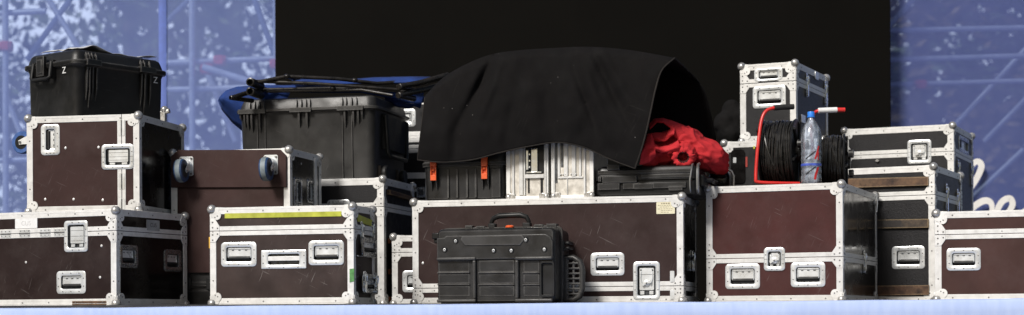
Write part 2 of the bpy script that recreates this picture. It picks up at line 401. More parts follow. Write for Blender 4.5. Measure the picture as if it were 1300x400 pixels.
def flight_case(name, B, label, panel, side=None, seam=None, seam_axis='z', fw=.032, handles=(), latches=(), catches=(), rivets=(), group='flight cases piled on the stage', frame=ALU, corners=True, cat='flight case', braces=True, band=.024, extra=()):
    """handles: (face, x0,y0,x1,y1[,horiz]) sight rectangles; latches the same + key flag; all become sizes on the face"""
    W, D, H = B.W, B.D, B.H; root = B.root(name); tag(root, label, cat, group)
    e = .003; holes = {'front': [], 'right': []}
    for h in handles:
        u, v, w, hh = B.rect(*h[:5]); M = at_uv(B.M(h[0], e), u, v)
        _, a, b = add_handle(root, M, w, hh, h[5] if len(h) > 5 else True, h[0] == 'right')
        holes[h[0]].append((u - a / 2 - .003, u + a / 2 + .003, v - b / 2 - .003, v + b / 2 + .003))
    for h in latches:
        u, v, w, hh = B.rect(*h[:5]); M = at_uv(B.M(h[0], e), u, v)
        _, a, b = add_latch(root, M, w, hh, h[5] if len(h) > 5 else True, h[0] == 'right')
        holes[h[0]].append((u - a / 2 - .003, u + a / 2 + .003, v - b / 2 - .003, v + b / 2 + .003))
    for h in catches:
        u, v, w, hh = B.rect(*h[:5]); u = min(max(u, fw + .03), D - fw - .03); add_catch(root, at_uv(B.M(h[0], 0), u, v), hh, CHROME)
    for q in extra:
        u, v, w, hh = B.rect(*q[:5]); holes[q[0]].append((u - w * .4 - .002, u + w * .4 + .002, v - hh * .33 - .002, v + hh * .33 + .002))
    # panels
    mb = MB(B.M('front', e)); holed(mb, -W + e, -e, .004, H - e, 0, holes['front'], 0)
    mb.M = B.M('right', e); holed(mb, e, D - e, .004, H - e, 0, holes['right'], 1)
    mb.M = Matrix.Identity(4)
    x0, x1, y0, y1, z0, z1 = -W + e, -e, e, D - e, .004, H - e
    mb.add([(x0, y0, z0), (x0, y1, z0), (x0, y1, z1), (x0, y0, z1)], [(0, 1, 2, 3)], 1)
    mb.add([(x0, y1, z0), (x1, y1, z0), (x1, y1, z1), (x0, y1, z1)], [(0, 1, 2, 3)], 0)
    mb.add([(x0, y0, z1), (x1, y0, z1), (x1, y1, z1), (x0, y1, z1)], [(0, 1, 2, 3)], 0)
    mb.add([(x0, y0, z0), (x1, y0, z0), (x1, y1, z0), (x0, y1, z0)], [(0, 1, 2, 3)], 0)
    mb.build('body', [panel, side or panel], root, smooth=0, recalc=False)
    # aluminium edging
    f = MB(); w = fw; gap = .0016
    def zbars(z0, z1):
        for xa, xb in ((-W, -W + w), (-w, 0)):
            for ya, yb in ((0, w), (D - w, D)): f.box(xa, xb, ya, yb, z0, z1)
    if seam is not None and seam_axis == 'z':
        zbars(w, seam - gap); zbars(seam + gap, H - w)
    else: zbars(w, H - w)
    xs = [(-W, 0)] if not (seam is not None and seam_axis == 'x') else [(-W, seam - gap), (seam + gap, 0)]
    for za, zb in ((0, w), (H - w, H)):
        for xa, xb in xs:
            for ya, yb in ((0, w), (D - w, D)): f.box(xa, xb, ya, yb, za, zb)
        for xa, xb in ((-W, -W + w), (-w, 0)): f.box(xa, xb, w, D - w, za, zb)
    # fine ridge line along the extrusions
    for xa, xb in xs:
        for z in (H - w * .30, w * .30): f.box(xa + w, xb - w, -.0012, .001, z - .0012, z + .0012)
    # rivets along the edging
    def rv(M, u, v, r=.004, n=0., mi=1):
        f.M = M; f.lathe([(r, n - .001), (r, n + .0018), (r * .5, n + .0026)], (u, v, 0), n=8, mi=mi); f.M = Matrix.Identity(4)
    MF, MR = B.M('front'), B.M('right')
    k = max(2, int(W / .17))
    for i in range(k):
        u = -W + W * (i + .5) / k
        for v in (H - w * .55, w * .5): rv(MF, u, v)
    k = max(2, int(D / .2))
    for i in range(k):
        for v in (H - w * .55, w * .5): rv(MR, D * (i + .5) / k, v)
    k = max(2, int(H / .17))
    for i in range(k):
        v = H * (i + .5) / k
        for u in (-w / 2, -W + w / 2): rv(MF, u, v)
        rv(MR, w / 2, v); rv(MR, D - w / 2, v)
    if seam is not None and seam_axis == 'z':
        for va, vb in ((seam + gap, seam + band), (seam - band, seam - gap)):
            for hs, M, L0, L1 in ((holes['front'], MF, -W + w, -w), (holes['right'], MR, w, D - w)):
                f.M = M
                for p, q in cut(L0, L1, [(h[0], h[1]) for h in hs if h[2] < vb and h[3] > va]): f.box(p, q, va, vb, -w * .4, 0)
            f.M = Matrix.Identity(4)
            kk = max(2, int(W / .22))
            for i in range(kk):
                u = -W + W * (i + .5) / kk
                if not any(h[0] - .03 < u < h[1] + .03 for h in holes['front']): rv(MF, u, (va + vb) / 2, .0033)
        if braces:
            for M, ends in ((MF, ((0, -1), (-W, 1))), (MR, ((0, 1), (D, -1)))):
                f.M = M
                for u0, sg in ends:
                    for sv in (1, -1):
                        a = seam + sv * gap; hgt = min(.056, (H - seam if sv > 0 else seam) * .5)
                        pts = [(u0 + sg * .001, a), (u0 + sg * (w + .020), a), (u0 + sg * (w + .020), a + sv * (band + .001)), (u0 + sg * (w + .001), a + sv * (hgt - .004)), (u0 + sg * (w - .004), a + sv * hgt), (u0 + sg * .001, a + sv * hgt)]
                        f.prism(pts, -.002, .002)
                        for du, dv in ((.016, hgt * .78), (.016, hgt * .3), (w + .009, .013)):
                            f.lathe([(.0042, .001), (.0042, .004), (.002, .0046)], (u0 + sg * du, a + sv * dv, 0), n=8, mi=1)
                f.M = Matrix.Identity(4)
    if seam is not None and seam_axis == 'x':
        for ua, ub in ((seam + gap, seam + band * .9), (seam - band, seam - gap)):
            f.M = MF
            for p, q in cut(w, H - w, [(h[2], h[3]) for h in holes['front'] if h[0] < ub and h[1] > ua]): f.box(ua, ub, p, q, -w * .4, 0)
            f.M = Matrix.Identity(4)
            f.box(ua, ub, w, D - w, H - w * .4, H)
    # inner corner gussets on the front
    f.M = MF
    for u0, su in ((-w, -1), (-W + w, 1)):
        for v0, sv in ((w, 1), (H - w, -1)):
            f.prism([(u0, v0), (u0 + su * .016, v0), (u0 + su * .005, v0 + sv * .005), (u0, v0 + sv * .016)], -.003, .0012)
    f.M = Matrix.Identity(4)
    f.build('edging', [frame, RIVET], root, bevel=.0022)
    if corners: add_corners(root, B)
    for fr in rivets:
        mb = MB(); u, v = B.uv('front', *fr); mb.M = at_uv(MF, u, v, -e)
        mb.lathe([(.0065, -.001), (.0065, .002), (.003, .0032)], n=10); mb.build('rivet', RIVETW, root)
    return root
def plate(root, B, face, rect, name, m, n0=-.003, n1=.0015, r=.003, label=None):
    u, v, w, h = B.rect(face, *rect); mb = MB(at_uv(B.M(face), u, v)); mb.prism(rrect(w, h, r, 2), n0, n1)
    o = mb.build(name, m, root)
    if label: o['label'] = label
    return o, at_uv(B.M(face), u, v, n1 + .0002), w, h
def sheet(root, B, face, pts, name, m, n0=-.003, n1=.001):
    mb = MB(B.M(face)); mb.prism([B.uv(face, *p) for p in pts], n0, n1); return mb.build(name, m, root)

def add_caster(root, M, axis, rad=.06, wid=.034, tyre=BLUEW, tread=TREAD, off=(-.030, -.028, .085), plate_=True):
    mb = MB(M)
    if plate_:
        mb.prism(rrect(.080, .105, .010), 0, .004)
        for a in (-.03, .03):
            for b in (-.042, .042): mb.lathe([(.006, .003), (.006, .009), (.003, .010)], (a, b, 0), n=8, mi=1)
        mb.lathe([(.034, .004), (.036, .012), (.028, .020), (.020, .026), (.012, .030)], n=20)
    ax = Vector(axis).normalized(); c = Vector(off)
    for sg in (-1, 1):
        s0 = Vector((0, 0, .02)) + ax * sg * (wid * .5 + .006); s1 = c + ax * sg * (wid * .5 + .008)
        d = (s1 - s0).normalized(); p = d.cross(ax).normalized()
        a, b = s0 + p * .024, s0 - p * .024; e1, e2 = s1 - p * .011 + d * .008, s1 + p * .011 + d * .008; t = ax * .0018
        mb.loft([[a - t, b - t, e1 - t, e2 - t], [a + t, b + t, e1 + t, e2 + t]])
    mb.cyl(c - ax * (wid * .5 + .015), c + ax * (wid * .5 + .015), .007, n=8, mi=1)
    k = mb.build('caster', [ZINC, RIVET], root)
    q = ax.orthogonal().normalized(); z = ax.cross(q)
    mw = Matrix.Identity(4)
    for i in range(3): mw[i][0], mw[i][1], mw[i][2], mw[i][3] = q[i], z[i], ax[i], c[i]
    h = wid / 2
    w = MB(M @ mw); w.lathe([(rad * .62, -h), (rad * .93, -h), (rad, -h * .6)], caps=False, n=32, mi=0); w.lathe([(rad, -h * .6), (rad * 1.01, 0), (rad, h * .6)], caps=False, n=32, mi=1)
    w.lathe([(rad, h * .6), (rad * .93, h), (rad * .62, h)], caps=False, n=32, mi=0)
    w.lathe([(rad * .62, -h), (rad * .58, -h * .6), (.012, -h * .5), (.012, -h)], caps=True, n=32, mi=2); w.lathe([(rad * .62, h), (rad * .58, h * .6), (.012, h * .5), (.012, h)], caps=True, n=32, mi=2)
    w.build('wheel', [tyre, tread, PLASTD], k)

# ------------------------------------------------------------------ rugged resin cases
def shell(mb, B, levels, r=.035, mi=0):       # levels: (z, inset)
    L = []
    for z, i in levels:
        L.append([(u, v, z) for u, v in rrect(B.W - 2 * i, B.D - 2 * i, max(.004, r - i * .5), 5, -B.W / 2, B.D / 2)])
    mb.loft(L, mi=mi)
def fin(mb, M, u, v0, v1, w, d, tip=1, base=0., mi=0):        # rib that tapers to a point at v1
    mb.M = M
    a, b = w / 2, w * .22
    vm = v0 + (v1 - v0) * .62
    mb.loft([[(u - a, v0, base - .004), (u + a, v0, base - .004), (u + a * .7, v0, base + d), (u - a * .7, v0, base + d)],
             [(u - a, vm, base - .004), (u + a, vm, base - .004), (u + a * .7, vm, base + d * .8), (u - a * .7, vm, base + d * .8)],
             [(u - b * .4, v1, base - .004), (u + b * .4, v1, base - .004), (u + b * .3, v1, base + .0005), (u - b * .3, v1, base + .0005)]], mi=mi)
    mb.M = Matrix.Identity(4)

# ================================================================== SETTING
def structure(o): o['kind'] = 'structure'; return o
def groundm():
    s = NT('asphalt'); v = s.coords(); n = s.noise(v, 2, 6); s.setp(Base_Color=s.ramp(n, [(.3, (.04, .04, .042, 1)), (.7, (.07, .07, .07, 1))]), Roughness=.9); return s.m
mb = MB(); mb.add([(-300, -300, -1.6), (300, -300, -1.6), (300, 300, -1.6), (-300, 300, -1.6)], [(0, 1, 2, 3)])
structure(mb.build('ground', groundm(), smooth=0))
DECK = mat('stage_deck_paint', (.02, .02, .021, 1), rough=.7, var=.3, dust=.2)
mb = MB(); mb.box(-6, 6, -.155, 4.6, -.25, 0); mb.box(-6, 6, -.54, -.158, -.25, -.032); structure(mb.build('stage_floor', DECK, smooth=0))
mb = MB(); mb.box(-5.96, 5.96, -.48, 4.56, -1.6, -.252); structure(mb.build('stage_base', DECK, smooth=0))
# pale blue cloth over the stage lip
def clothblue():
    s = NT('pale_blue_cloth'); v = s.coords(); n = s.noise(v, 3, 4); n2 = s.noise(s.coords((1, 1, .15)), 30, 3)
    c = s.ramp(n, [(.3, (.40, .51, .82, 1)), (.7, (.48, .59, .88, 1))])
    s.setp(Base_Color=s.mix(.25, c, s.ramp(n2, [(.35, (.36, .47, .80, 1)), (.65, (.56, .66, .92, 1))])), Roughness=.85); s.bump(s.noise(v, 300, 2), .3, .001); return s.m
mb = MB(); NX = 160; loops = []
for i in range(NX + 1):
    x = -5.2 + 10.4 * i / NX
    zt = -.0055 + .0042 * x + .0035 * noise.noise(Vector((x * 1.3, 3, 0))) + .002 * noise.noise(Vector((x * 5, 9, 0)))
    if x > 2.1: zt += .002 * min(1, (x - 2.1) / .3)
    yf = -.60 + .006 * noise.noise(Vector((x * 3, 1, 0)))
    L = [(x, -.17, zt - .012), (x, -.45, zt - .004), (x, yf + .03, zt), (x, yf + .010, zt - .003), (x, yf, zt - .014)]
    for z in (-.06, -.15, -.35, -.7, -1.1, -1.55):
        wv = .012 * min(1, -z * 2) * math.sin(x * 9 + 2 * noise.noise(Vector((x, 0, 5)))) + .006 * noise.noise(Vector((x * 6, z, 2)))
        L.append((x, yf - .006 + wv, zt + z))
    loops.append([Vector(p) for p in L])
mb.loft(loops, False, False, closed=False)
tag(mb.build('stage_cloth', clothblue(), recalc=False), 'pale blue cloth covering the front lip of the stage', 'stage cloth')

# world, sun
w = bpy.data.worlds.new('World'); SC.world = w; w.use_nodes = True
nt = w.node_tree; bg = nt.nodes['Background']; sky = nt.nodes.new('ShaderNodeTexSky'); sky.sky_type = 'NISHITA'; sky.sun_disc = False
SUN_EL, SUN_AZ = 40, 214      # azimuth from +Y towards +X
sky.sun_elevation = R(SUN_EL); sky.sun_rotation = R(SUN_AZ); sky.air_density = 1.2; sky.dust_density = 3.5; sky.ozone_density = .6
def wn(k, **a):
    q = nt.nodes.new(k)
    for x, y in a.items(): setattr(q, x, y)
    return q
# a bank of bright cloud low over the trees behind the stage
wt = wn('ShaderNodeTexCoord'); sx = wn('ShaderNodeSeparateXYZ'); nt.links.new(wt.outputs['Generated'], sx.inputs[0])
cn = wn('ShaderNodeTexNoise'); cn.inputs['Scale'].default_value = 3.5; cn.inputs['Detail'].default_value = 5; nt.links.new(wt.outputs['Generated'], cn.inputs['Vector'])
def rampw(src, st):
    r = wn('ShaderNodeValToRGB'); e = r.color_ramp.elements
    while len(e) < len(st): e.new(.5)
    for q, (p, c) in zip(e, st): q.position = p; q.color = (c, c, c, 1)
    nt.links.new(src, r.inputs[0]); return r.outputs[0]
def mulw(a, b):
    m = wn('ShaderNodeMath', operation='MULTIPLY'); nt.links.new(a, m.inputs[0]); nt.links.new(b, m.inputs[1]); return m.outputs[0]
cm = mulw(mulw(rampw(cn.outputs['Fac'], [(.3, .55), (.6, 1)]), rampw(sx.outputs['Y'], [(.55, 0), (.85, 1)])), rampw(sx.outputs['Z'], [(.25, 1), (.5, 0)]))
wm_ = wn('ShaderNodeMix', data_type='RGBA'); nt.links.new(cm, wm_.inputs[0]); nt.links.new(sky.outputs[0], wm_.inputs[6]); wm_.inputs[7].default_value = (22, 23, 25, 1)
nt.links.new(wm_.outputs[2], bg.inputs[0]); bg.inputs[1].default_value = .057
sl = bpy.data.lights.new('sun', 'SUN'); sl.energy = 3.7; sl.angle = R(14); sl.color = (1, .965, .92)
so = bpy.data.objects.new('sun', sl); COL.objects.link(so)
sd = Vector((math.sin(R(SUN_AZ)) * math.cos(R(SUN_EL)), math.cos(R(SUN_AZ)) * math.cos(R(SUN_EL)), math.sin(R(SUN_EL))))
so.rotation_euler = sd.to_track_quat('Z', 'Y').to_euler(); so.location = sd * 12

# camera
cam = bpy.data.cameras.new('camera'); co = bpy.data.objects.new('camera', cam); COL.objects.link(co)
cam.sensor_width = 36; cam.lens = 36 * (DIST / PXM) / 1300; cam.shift_y = (HY - 200) / 1300; cam.clip_end = 2000; cam.clip_start = .05
co.location = (0, -DIST, CAMZ)
co.rotation_euler = (Matrix.Rotation(R(90), 3, 'X') @ Matrix.Rotation(R(-ROLL), 3, 'Z')).to_euler()
cam.dof.use_dof = True; cam.dof.focus_distance = DIST + .35; cam.dof.aperture_fstop = 1.8
SC.camera = co
SC.view_settings.view_transform = 'Standard'; SC.view_settings.look = 'None'; SC.view_settings.exposure = 0
SC.cycles.transparent_max_bounces = 16; SC.cycles.max_bounces = 8

# backdrop screen
def screenm():
    s = NT('black_screen'); v = s.coords(); br = s.n('ShaderNodeTexBrick')
    br.offset = 0; br.inputs['Scale'].default_value = 1; br.inputs['Brick Width'].default_value = .5; br.inputs['Row Height'].default_value = .5; br.inputs['Mortar Size'].default_value = .003
    tc = s.n('ShaderNodeTexCoord'); mp = s.n('ShaderNodeMapping'); mp.inputs['Rotation'].default_value = (R(90), 0, 0); s.l(tc.outputs['Object'], mp.inputs[0]); s.l(mp.outputs[0], br.inputs['Vector'])
    br.inputs['Color1'].default_value = (.0026, .0022, .0016, 1); br.inputs['Color2'].default_value = (.0030, .0026, .0019, 1); br.inputs['Mortar'].default_value = (.0025, .0022, .0018, 1)
    s.setp(Base_Color=s.mix(s.ramp(s.noise(v, 3, 5), [(.3, 0), (.7, .4)]), br.outputs[0], (.0042, .0036, .0027, 1)), Roughness=.75); s.b.inputs['Specular IOR Level'].default_value = .08; return s.m
YS = 3.78; xa, xb = at(351, 200, YS).x, at(1132.5, 200, YS).x
mb = MB(); mb.box(xa, xb, YS, YS + .12, 0, 4.5)
tag(mb.build('backdrop_screen', screenm(), smooth=0, bevel=.004), 'huge matt black screen wall standing behind the pile of cases', 'screen')

# printed mesh banners
def bannerm(name, c1, c2, holes_):
    s = NT(name); v = s.coords(); n = s.noise(v, 1.2, 5, .6); n2 = s.noise(v, 9, 4)
    c = s.mix(.3, s.ramp(n, [(.35, c1), (.65, c2)]), s.ramp(n2, [(.35, c1), (.7, c2)]))
    d = s.n('ShaderNodeBsdfDiffuse'); t = s.n('ShaderNodeBsdfTranslucent'); tr = s.n('ShaderNodeBsdfTransparent')
    s.l(c, d.inputs[0]); s.l(c, t.inputs[0])
    a = s.n('ShaderNodeMixShader'); a.inputs[0].default_value = .35; s.l(d.outputs[0], a.inputs[1]); s.l(t.outputs[0], a.inputs[2])
    b = s.n('ShaderNodeMixShader'); b.inputs[0].default_value = holes_; s.l(a.outputs[0], b.inputs[1]); s.l(tr.outputs[0], b.inputs[2])
    tr.inputs[0].default_value = (.80, .88, 1, 1)
    s.l(b.outputs[0], s.out.inputs[0]); return s.m
YB = 4.0
def banner(x0, x1, m, label):
    root = empty('mesh_banner', ((x0 + x1) / 2, YB, -.1)); tag(root, label, 'banner', 'printed mesh banners')
    mb = MB(); loops = []; cx = (x0 + x1) / 2
    for i in range(49):
        x = x0 + (x1 - x0) * i / 48 - cx
        loops.append([(x, .02 * noise.noise(Vector((x * .8, z * .7, cx))) + .005 * noise.noise(Vector((x * 4, z * 2, cx))), z) for z in [4.9 * j / 30 for j in range(31)]])
    mb.loft([[Vector(p) for p in L] for L in loops], False, False, closed=False)
    mb.build('mesh_sheet', m, root, recalc=False); return root
bl = banner(at(-160, 0, YB).x, at(440, 0, YB).x, bannerm('blue_mesh_pale', (.27, .36, .80, 1), (.35, .445, .88, 1), .43), 'pale blue see-through mesh banner beside the black screen, scaffold and trees showing behind')
br_ = banner(at(1050, 0, YB).x, at(1560, 0, YB).x, bannerm('blue_mesh_deep', (.145, .19, .47, 1), (.19, .235, .55, 1), .34), 'deeper blue mesh banner with pale script lettering above the brown case')
# seam fold of the pale banner
mb = MB()
p0 = at(206, 0, YB - .06) - Vector(bl.location); hw = 5 * PXM * 1.45
cxb = bl.location.x
mb.loft([[Vector((x, .02 * noise.noise(Vector((x * .8, z * .7, cxb))) + .005 * noise.noise(Vector((x * 4, z * 2, cxb))) - .007 - .004 * math.sin(math.pi * q / 6), z)) for z in [4.9 * j / 60 for j in range(61)]] for q in range(7) for x in [p0.x - hw + 2 * hw * q / 6]], False, False, closed=False)
FOLD = mat('blue_fold', (.13, .19, .52, 1), rough=.8, var=.15)
mb.build('folded_seam', FOLD, bl, smooth=0, recalc=False)
# script letters, flat strokes on the banner
LET = mat('pale_print', (.80, .78, .75, 1), rough=.8, var=.08)
def stroke(mb, pts, wid, Y, org):
    P = []
    for i in range(len(pts) - 1):                       # Catmull-Rom
        a = pts[max(i - 1, 0)]; b = pts[i]; c = pts[i + 1]; d = pts[min(i + 2, len(pts) - 1)]
        for k in range(6):
            t = k / 6
            P.append(tuple(.5 * (2 * b[j] + (c[j] - a[j]) * t + (2 * a[j] - 5 * b[j] + 4 * c[j] - d[j]) * t * t + (3 * b[j] - a[j] - 3 * c[j] + d[j]) * t ** 3) for j in (0, 1)))
    P.append(pts[-1]); L = []
    for i, p in enumerate(P):
        q0 = P[max(i - 1, 0)]; q1 = P[min(i + 1, len(P) - 1)]; dx, dy = q1[0] - q0[0], q1[1] - q0[1]; l = math.hypot(dx, dy) or 1
        nx, ny = -dy / l, dx / l; t = i / (len(P) - 1); ww = wid * (.62 + .38 * math.sin(math.pi * min(1, t * 1.1 + .05)))
        a = at(p[0] + nx * ww / 2, p[1] + ny * ww / 2, Y) - org; b = at(p[0] - nx * ww / 2, p[1] - ny * ww / 2, Y) - org
        L.append([a, b])
    mb.loft([[a, b, b + Vector((0, .003, 0)), a + Vector((0, .003, 0))] for a, b in L])
org = Vector(br_.location)
mb = MB(); stroke(mb, [(1212, 258), (1228, 245), (1241, 226), (1247, 211), (1242, 205), (1234, 212), (1226, 240), (1218, 290)], 8, YB - .07, org)
stroke(mb, [(1222, 290), (1232, 268), (1247, 256), (1257, 256), (1260, 266), (1252, 292)], 8.5, YB - .073, org)
stroke(mb, [(1262, 284), (1276, 275), (1286, 261), (1283, 252), (1273, 256), (1266, 270), (1265, 288), (1275, 295), (1290, 286)], 8, YB - .076, org)
stroke(mb, [(1290, 284), (1300, 270), (1316, 262), (1330, 262)], 8, YB - .079, org)
mb.build('lettering', LET, br_, smooth=0)

# scaffolds behind the banners
PIPE = mat('galvanised_pipe', (.62, .64, .66, 1), rough=.45, metal=.2, var=.15)
REDC = mat('red_coupler', (.75, .05, .06, 1), rough=.5)
def pipe(root, a, b, Ya, Yb=None, m=PIPE, r=.024):
    mb = MB(); o = Vector(root.location); mb.cyl(at(*a, Ya) - o, at(*b, Yb if Yb else Ya) - o, r, n=10); mb.build('scaffold_tube', m, root)
def coupler(root, p, Y):
    o = Vector(root.location); c = at(*p, Y) - o; mb = MB(); mb.cyl(c - Vector((.045, 0, 0)), c + Vector((.045, 0, 0)), .04, n=12); mb.box(c.x - .03, c.x + .03, c.y - .05, c.y + .05, c.z - .035, c.z + .035); mb.build('coupler', REDC, root, bevel=.006)
YF = 4.35
s1 = empty('scaffold', (at(200, 0, YF).x, YF, -1.6)); tag(s1, 'galvanised scaffold behind the pale blue mesh banner', 'scaffold', 'scaffolds behind the banners')
for x in (8, 245, 352): pipe(s1, (x + 1, -60), (x - 1, 640), YF)
for (a, b) in (((-60, 84), (0, 82)), ((215, 80), (354, 74)), ((212, 114), (354, 110)), ((-60, 205), (356, 196)), ((-60, 20), (60, 14))): pipe(s1, a, b, YF + .05)
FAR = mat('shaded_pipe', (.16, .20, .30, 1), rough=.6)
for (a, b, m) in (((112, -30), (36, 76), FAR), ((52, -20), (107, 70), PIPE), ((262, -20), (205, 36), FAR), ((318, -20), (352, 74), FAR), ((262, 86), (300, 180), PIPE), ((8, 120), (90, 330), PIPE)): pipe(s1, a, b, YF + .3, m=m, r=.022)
for p in ((10, 59), (281, 77), (352, 82), (264, 88)): coupler(s1, p, YF)
pipe(s1, (259, 85), (330, 107), YF - .28, r=.026, m=PIPE)
s2 = empty('scaffold', (at(1230, 0, YF).x, YF, -1.6)); tag(s2, 'galvanised scaffold behind the deeper blue lettered banner', 'scaffold', 'scaffolds behind the banners')
pipe(s2, (1124, -60), (1124, 640), YF); pipe(s2, (1480, -60), (1480, 640), YF)
for (a, b, r) in (((1100, 39.5), (1490, 31), .022), ((1100, 77), (1490, 65), .022), ((1100, 108.5), (1490, 97), .02)): pipe(s2, a, b, YF + .05, r=r)
for (a, b) in (((1205, 168), (1345, 18)), ((1250, 180), (1350, 78)), ((1130, 34), (1180, -22)), ((1150, 330), (1300, 190))): pipe(s2, a, b, YF + .4, r=.022)
coupler(s2, (1170, 108), YF)

# trees beyond
def leafm(name, c):
    s = NT(name); oi = s.n('ShaderNodeNewGeometry'); c2 = s.ramp(oi.outputs['Random Per Island'], [(0, tuple(x * .35 for x in c) + (1,)), (1, tuple(x * 2.6 for x in c) + (1,))])
    d = s.n('ShaderNodeBsdfDiffuse'); t = s.n('ShaderNodeBsdfTranslucent'); s.l(c2, d.inputs[0]); s.l(c2, t.inputs[0])
    a = s.n('ShaderNodeMixShader'); a.inputs[0].default_value = .35; s.l(d.outputs[0], a.inputs[1]); s.l(t.outputs[0], a.inputs[2]); s.l(a.outputs[0], s.out.inputs[0]); return s.m
LEAF = [leafm('leaf_dark', (.06, .085, .045)), leafm('leaf_mid', (.085, .11, .055)), leafm('leaf_autumn', (.085, .07, .045))]
BARK = mat('bark', (.05, .038, .028, 1), rough=.9, var=.4, scale=8, bump=.8, bscale=20)
def tree(x, y, h, cr, n, lm, label, seed, lsz=1.):
    rnd = random.Random(seed); root = empty('tree', (x, y, -1.6)); tag(root, label, 'tree', 'trees beyond the stage')
    mb = MB(); mb.tube([(0, 0, -.1), (.05, .02, h * .2), (-.06, .05, h * .45), (.05, 0, h * .75), (0, 0, h * .95)], [.22, .18, .14, .08, .02], n=10)
    cl = []
    for k in range(16):
        z = h * (.18 + .74 * rnd.random()); a = rnd.random() * 6.28; rr = cr * (.35 + .65 * math.sin(math.pi * (z / h * .85 + .08))) * (.4 + .6 * rnd.random())
        e = Vector((math.cos(a) * rr, math.sin(a) * rr, z)); s = Vector((0, 0, z - rr * .45)); s.z = max(.6, s.z)
        mb.tube([s, s.lerp(e, .5) + Vector((0, 0, -.1)), e], [.07, .045, .015], n=6); cl.append(e)
        for _ in range(2): cl.append(s.lerp(e, .35 + .6 * rnd.random()) + Vector((rnd.gauss(0, .4), rnd.gauss(0, .4), rnd.gauss(0, .35))))
    mb.build('trunk', BARK, root)
    f = MB(); 
    for i in range(n):
        c = rnd.choice(cl); g = rnd.choice((.35, .55, .8)); p = c + Vector((rnd.gauss(0, g), rnd.gauss(0, g), rnd.gauss(0, g * .8)))
        if p.z < .8: continue
        s = (.06 + .07 * rnd.random()) * lsz; a = Vector((rnd.gauss(0, 1), rnd.gauss(0, 1), rnd.gauss(0, 1))).normalized(); b = a.orthogonal().normalized(); b = b * .55
        f.add([p - a * s, p + b * s, p + a * s, p - b * s], [(0, 1, 2, 3)])
    f.build('crown', lm, root, smooth=0, recalc=False)
for (px, Y, h, cr, n, li, lab, sd_) in (
    (-60, 17, 8.5, 1.9, 6200, 0, 'dark leafy tree behind the pale banner, at the outer edge of the picture', 1),
    (165, 15, 8.0, 2.1, 3300, 1, 'green tree behind the pale banner, above the black resin case', 2),
    (300, 17, 8.5, 2.2, 3500, 0, 'dense tree behind the pale banner, next to the black screen', 3),
    (1170, 15, 8.6, 2.1, 17000, 2, 'brownish tree behind the lettered banner, next to the black screen', 4),
    (1330, 16, 8.8, 2.3, 16000, 0, 'dark tree behind the lettered banner, above the script letters', 5)):
    p = at(px, 300, Y); tree(p.x, Y, h, cr, n, LEAF[li], lab, sd_)
# far wood closing the horizon under the crowns
wm = MB(); rnd = random.Random(11)
for i in range(16000):
    x = rnd.uniform(-22, 0) if i < 2200 else rnd.uniform(4, 22); y = rnd.uniform(26, 32); z = -1.6 + rnd.random() ** (1.15 if x > 0 else 1.4) * ((8.0 if x > 0 else 3.4) + 1.8 * noise.noise(Vector((x * .35, 0, 0))))
    s = .16 + .18 * rnd.random(); a = Vector((rnd.gauss(0, 1), rnd.gauss(0, 1), rnd.gauss(0, 1))).normalized(); b = a.orthogonal().normalized() * .6; p = Vector((x, y, z))
    wm.add([p - a * s, p + b * s, p + a * s, p - b * s], [(0, 1, 2, 3)])
tag(wm.build('far_woods', LEAF[0], smooth=0, recalc=False), 'dim far wood seen low through the blue mesh', 'woods', kind='stuff')

# ================================================================== THE PILE
G_RUG = 'black rugged resin cases'
# ---- long dark case, front row
A = Box(148, 0, 265, 0, 24.5, W=1.55, xr=238)
sA = A.uv('front', 140, 293)[1]
rA = flight_case('flight_case', A, 'long dark brown flight case lying under the brown case with the blue side wheel', BR_A, GLOSS_AND_SHADE, seam=sA,
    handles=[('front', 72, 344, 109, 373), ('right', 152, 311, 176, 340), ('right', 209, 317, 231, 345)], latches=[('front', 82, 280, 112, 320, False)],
    rivets=[(129, 312), (127, 352), (33, 333)], fw=.034)
o, M, w_, h_ = plate(rA, A, 'front', (20, 277.5, 48, 290), 'name_plate', WHITE); text('lettering', 'CUS', .034, M, FAINT, o)
o2, M2, w_, h_ = plate(rA, A, 'right', (187, 279.5, 203, 293), 'name_plate', mat('grey_plate', (.36, .36, .35, 1), rough=.5)); text('lettering', 'CUS', .030, M2, INK, o2)
for px in (8, 32, 58, 76):
    mb = MB(); u, v = A.uv('front', px, 300); mb.M = at_uv(A.M('front'), u, sA)
    mb.prism(rrect(.07, .038, .004, 2), -.002, .0018, 0); mb.cyl((-.034, 0, .003), (.034, 0, .003), .0035, n=8, mi=1)
    for a in (-.025, 0, .025):
        for b in (-.012, .012): mb.lathe([(.003, .001), (.003, .003)], (a, b, 0), n=6, mi=1)
    mb.build('hinge', [ZINC, RIVET], rA)
mb = MB(); mb.box(-.20, .02, -.03, .05, -.012, .012)
p = at(112, 388, -.05); o = mb.build('wooden_batten', WOOD, bevel=.003); o.location = (p.x + .07, A.o.y + .06, .0125); o.rotation_euler = (0, 0, -R(24.5)); tag(o, 'thin worn wooden batten tucked under the long dark case', 'batten')

